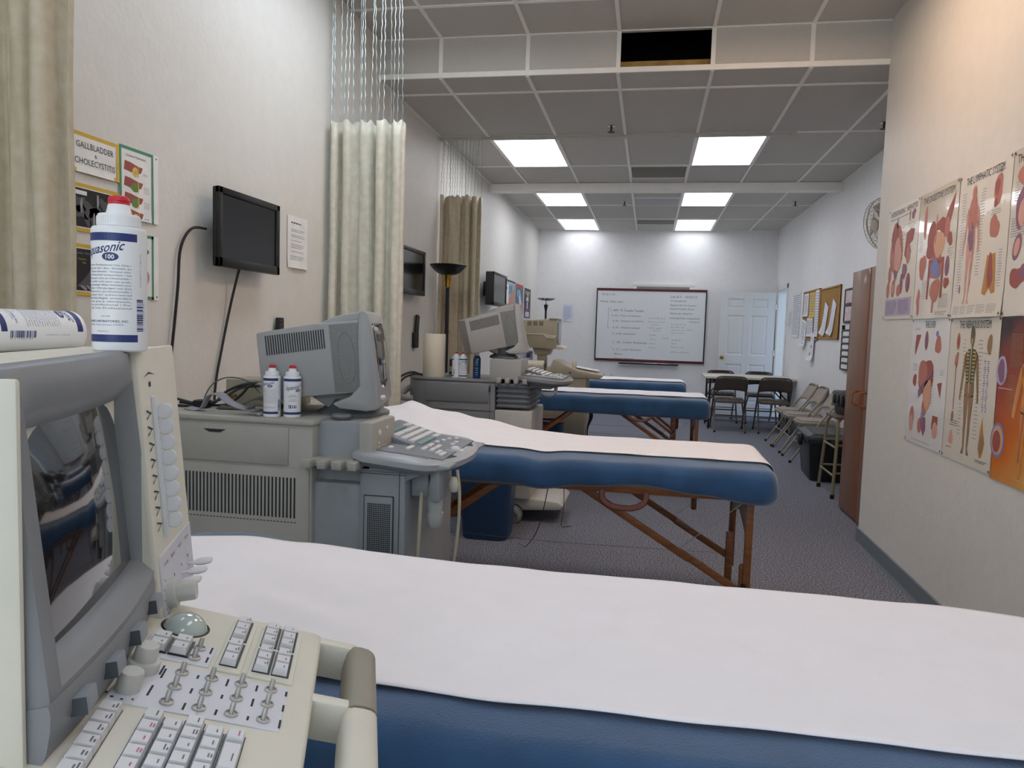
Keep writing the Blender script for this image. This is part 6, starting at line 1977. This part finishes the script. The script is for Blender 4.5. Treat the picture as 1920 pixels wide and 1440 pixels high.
M_tub = mat('tub_black', '#15171a', .35, var=.05)
t = thing('storage_tub', 'large black plastic storage tub with lid on the floor behind the khaki stool', 'tub', (1.75, 7.5, 0), R(-3))
mb = MB()
def rr(hw, hd, z, r=.04):
    pts = []
    for cx, cy, a0 in ((hw - r, hd - r, 0), (-hw + r, hd - r, 90), (-hw + r, -hd + r, 180), (hw - r, -hd + r, 270)):
        for k in range(4):
            a = R(a0 + 30 * k)
            pts.append((cx + r * math.cos(a), cy + r * math.sin(a), z))
    return pts
def loft(mb, rs, mi=None):
    m = len(rs[0])
    mb.mesh([p for r in rs for p in r], [tuple(range(m))[::-1]] + [(i * m + k, i * m + (k + 1) % m, (i + 1) * m + (k + 1) % m, (i + 1) * m + k) for i in range(len(rs) - 1) for k in range(m)] + [tuple((len(rs) - 1) * m + k for k in range(m))], mi)
loft(mb, [rr(.20, .30, .0), rr(.205, .305, .03), rr(.235, .35, .36), rr(.25, .365, .365), rr(.25, .365, .39)])
mb.build('tub_body', M_tub, t)
mb = MB(); loft(mb, [rr(.255, .37, .385), rr(.26, .375, .395), rr(.255, .37, .42), rr(.21, .32, .435), rr(.20, .31, .445)]); mb.build('lid', mat('tub_lid', '#2b2d2f', .4), t)
mb = MB(); mb.box(-.29, -.25, -.08, .08, .3, .41, .012); mb.box(-.06, .1, -.395, -.36, .28, .4, .012); mb.build('latch', M_tub, t)

# ================================================================= folding chairs and folding table
M_chb = mat('chair_brown_metal', '#574e47', .42, metal=.2, var=.04)
M_chb2 = mat('chair_vinyl_brown', '#6b6259', .35, hex2='#4d453e', scale=60, stretch=(1, .01, .01))
M_chg = mat('chair_beige_metal', '#8f8578', .42, metal=.15, var=.04)
M_chg2 = mat('chair_fabric_beige', '#9b9187', .8, var=.05, bump=.2, bscale=200)
def folding_chair(label, loc, rotz, mf, ms, stripes, group, mback=None):
    """seat faces local +Y, backrest at local -Y; built unfolded."""
    t = thing('folding_chair', label, 'chair', loc, rotz, group)
    t.scale = (1, 1, .95)
    # seat pan with upholstered pad
    mb = MB()
    def outline(s=1.):
        return [(x * s, y * s) for x, y in [(-.19, -.17), (-.2, .0), (-.2, .14), (-.17, .19), (-.1, .2), (.1, .2), (.17, .19), (.2, .14), (.2, .0), (.19, -.17), (.1, -.195), (-.1, -.195)]]
    mb.prism(outline(), 'z', .43, .462, .012, 2)
    mb.prism(outline(.93), 'z', .458, .478, .016, 3)
    seat = mb.build('seat', ms, t, ang=50)
    if stripes:
        mb = MB()
        for i in range(22):
            x = -.17 + .0162 * i
            mb.box(x, x + .004, -.1985 if abs(x) < .11 else -.19, -.185, .436, .47)
        mb.build('seat_piping', mat('piping_light', '#8d857c', .3), seat)
    mb = MB(); mb.prism(outline(.97), 'z', .418, .434, .004); mb.build('seat_pan', mf, t)
    # long side tubes: front foot up to the top of the back
    for s in (-1, 1):
        mb = MB(); mb.tube([(s * .222, .27, .012), (s * .215, .02, .42), (s * .212, -.17, .68), (s * .20, -.205, .755)], .0115, 10)
        lg = mb.build('leg', mf, t)
        mb = MB(); mb.lathe([(.015, 0), (.0155, .004), (.014, .03)], 10, (s * .222, .272, 0)); mb.build('rubber_foot', M_black, lg)
        mb = MB(); mb.tube([(s * .185, .1, .42), (s * .195, -.05, .25), (s * .2, -.26, .012)], .0105, 10)
        lg = mb.build('leg', mf, t)
        mb = MB(); mb.lathe([(.0145, 0), (.015, .004), (.0135, .028)], 10, (s * .2, -.262, 0)); mb.build('rubber_foot', M_black, lg)
    mb = MB(); mb.tube([(-.2, -.205, .755), (-.18, -.215, .785), (-.12, -.222, .802), (.12, -.222, .802), (.18, -.215, .785), (.2, -.205, .755)], .0115, 10, smooth=4); mb.build('top_rail', mf, t)
    mb = MB()
    def B(u, v):
        x = (2 * u - 1) * (.212 - .0 * v)
        z = .59 + .205 * v - (.045 * (abs(2 * u - 1) ** 3)) * v + .0 * u
        zz = z - .006 * (1 - v) * 0
        y = -.108 - .53 * (z - .59) - .025 * (1 - (2 * u - 1) ** 2)
        return (x, y, z - .02 * (1 - v) * math.cos((2 * u - 1) * PI / 2) * -1)
    mb.grid(B, 18, 8)
    bk = mb.build('backrest', mback or mf, t, ang=60); md = bk.modifiers.new('t', 'SOLIDIFY'); md.thickness = .014; md.offset = 0
    mb = MB()
    mb.tube([(-.218, .155, .2), (.218, .155, .2)], .007, 8); mb.tube([(-.197, -.13, .165), (.197, -.13, .165)], .007, 8); mb.tube([(-.197, -.10, .21), (.197, -.10, .21)], .006, 8)
    mb.build('crossbar', mf, t)
    return t
GB, GG = 'brown folding chairs at the white table', 'beige folding chairs along the wall'
ca = folding_chair('brown folding chair with ribbed seat at the table end nearer the whiteboard', (1.14, 10.68, 0), 0, M_chb, M_chb2, True, GB)
dup(ca, (1.735, 10.72, 0), R(-2), 'brown folding chair with ribbed seat at the table end nearer the wall chairs')
dup(ca, (1.14, 11.86, 0), PI, 'brown folding chair on the far side of the white table, nearer the whiteboard')
dup(ca, (1.72, 11.88, 0), PI, 'brown folding chair on the far side of the white table, before the open door')
cg = folding_chair('beige folding chair in the wall row, the one nearest the white table', (1.79, 9.56, 0), R(90), M_chg, M_chg2, False, GG, M_chg2)
dup(cg, (1.80, 9.05, 0), R(90), 'beige folding chair in the middle of the wall row')
dup(cg, (1.80, 8.41, 0), R(90), 'beige folding chair in the wall row partly behind the black tub')
t = thing('folding_table', 'white folding table with black metal legs before the open door', 'table', (1.41, 11.07, 0), 0)
mb = MB(); mb.box(-.61, .61, -.39, .39, .715, .75, .008, 2); mb.build('tabletop', mat('table_white', '#cfcbbf', .5, var=.03), t)
mb = MB(); mb.box(-.5, .5, -.33, -.3, .66, .714); mb.box(-.5, .5, .3, .33, .66, .714); mb.build('apron', M_black, t)
for x in (-.53, .53):
    mb = MB(); mb.tube([(x, -.31, .71), (x, -.31, .01), (x, -.31, .0)], .014, 10); mb.build('leg', M_black, t)
    mb = MB(); mb.tube([(x, .31, .71), (x, .31, .0)], .014, 10); mb.build('leg', M_black, t)
    mb = MB(); mb.tube([(x, -.31, .15), (x, .31, .15)], .01, 8); mb.tube([(x, 0, .15), (x, 0, .2)], .01, 8); mb.tube([(x, -.31, .42), (x * .55, -.29, .68)], .009, 8); mb.tube([(x, .31, .42), (x * .55, .29, .68)], .009, 8); mb.build('leg_brace', M_black, t)
# ================================================================= camera, sky, view
cam = bpy.data.cameras.new('camera'); co_ = bpy.data.objects.new('camera', cam); COL.objects.link(co_)
cam.sensor_width = 36; cam.sensor_fit = 'HORIZONTAL'; cam.lens = 1389.9 / 1920 * 36; cam.clip_start = .02; cam.clip_end = 60
yaw, pitch, roll = .18, .0754, .031
fw = Vector((-math.sin(yaw) * math.cos(pitch), math.cos(yaw) * math.cos(pitch), -math.sin(pitch)))
rt = Vector((math.cos(yaw), math.sin(yaw), 0)); up = rt.cross(fw)
r2 = rt * math.cos(roll) + up * math.sin(roll); u2 = -rt * math.sin(roll) + up * math.cos(roll)
co_.matrix_world = basis((0, 0, 1.333), r2, u2, -fw)
SC.camera = co_
w = bpy.data.worlds.new('sky'); SC.world = w; w.use_nodes = True
N = w.node_tree.nodes
sky = N.new('ShaderNodeTexSky'); sky.sky_type = 'HOSEK_WILKIE'; sky.turbidity = 4
w.node_tree.links.new(sky.outputs['Color'], N['Background'].inputs['Color'])
N['Background'].inputs['Strength'].default_value = SKY
SC.view_settings.view_transform = 'Standard'; SC.view_settings.look = 'None'; SC.view_settings.gamma = 1; SC.view_settings.use_curve_mapping = False
SC.view_settings.exposure = EXPO
SC.cycles.use_denoising = True
SC.cycles.max_bounces = 8; SC.cycles.diffuse_bounces = 5; SC.cycles.sample_clamp_indirect = 6
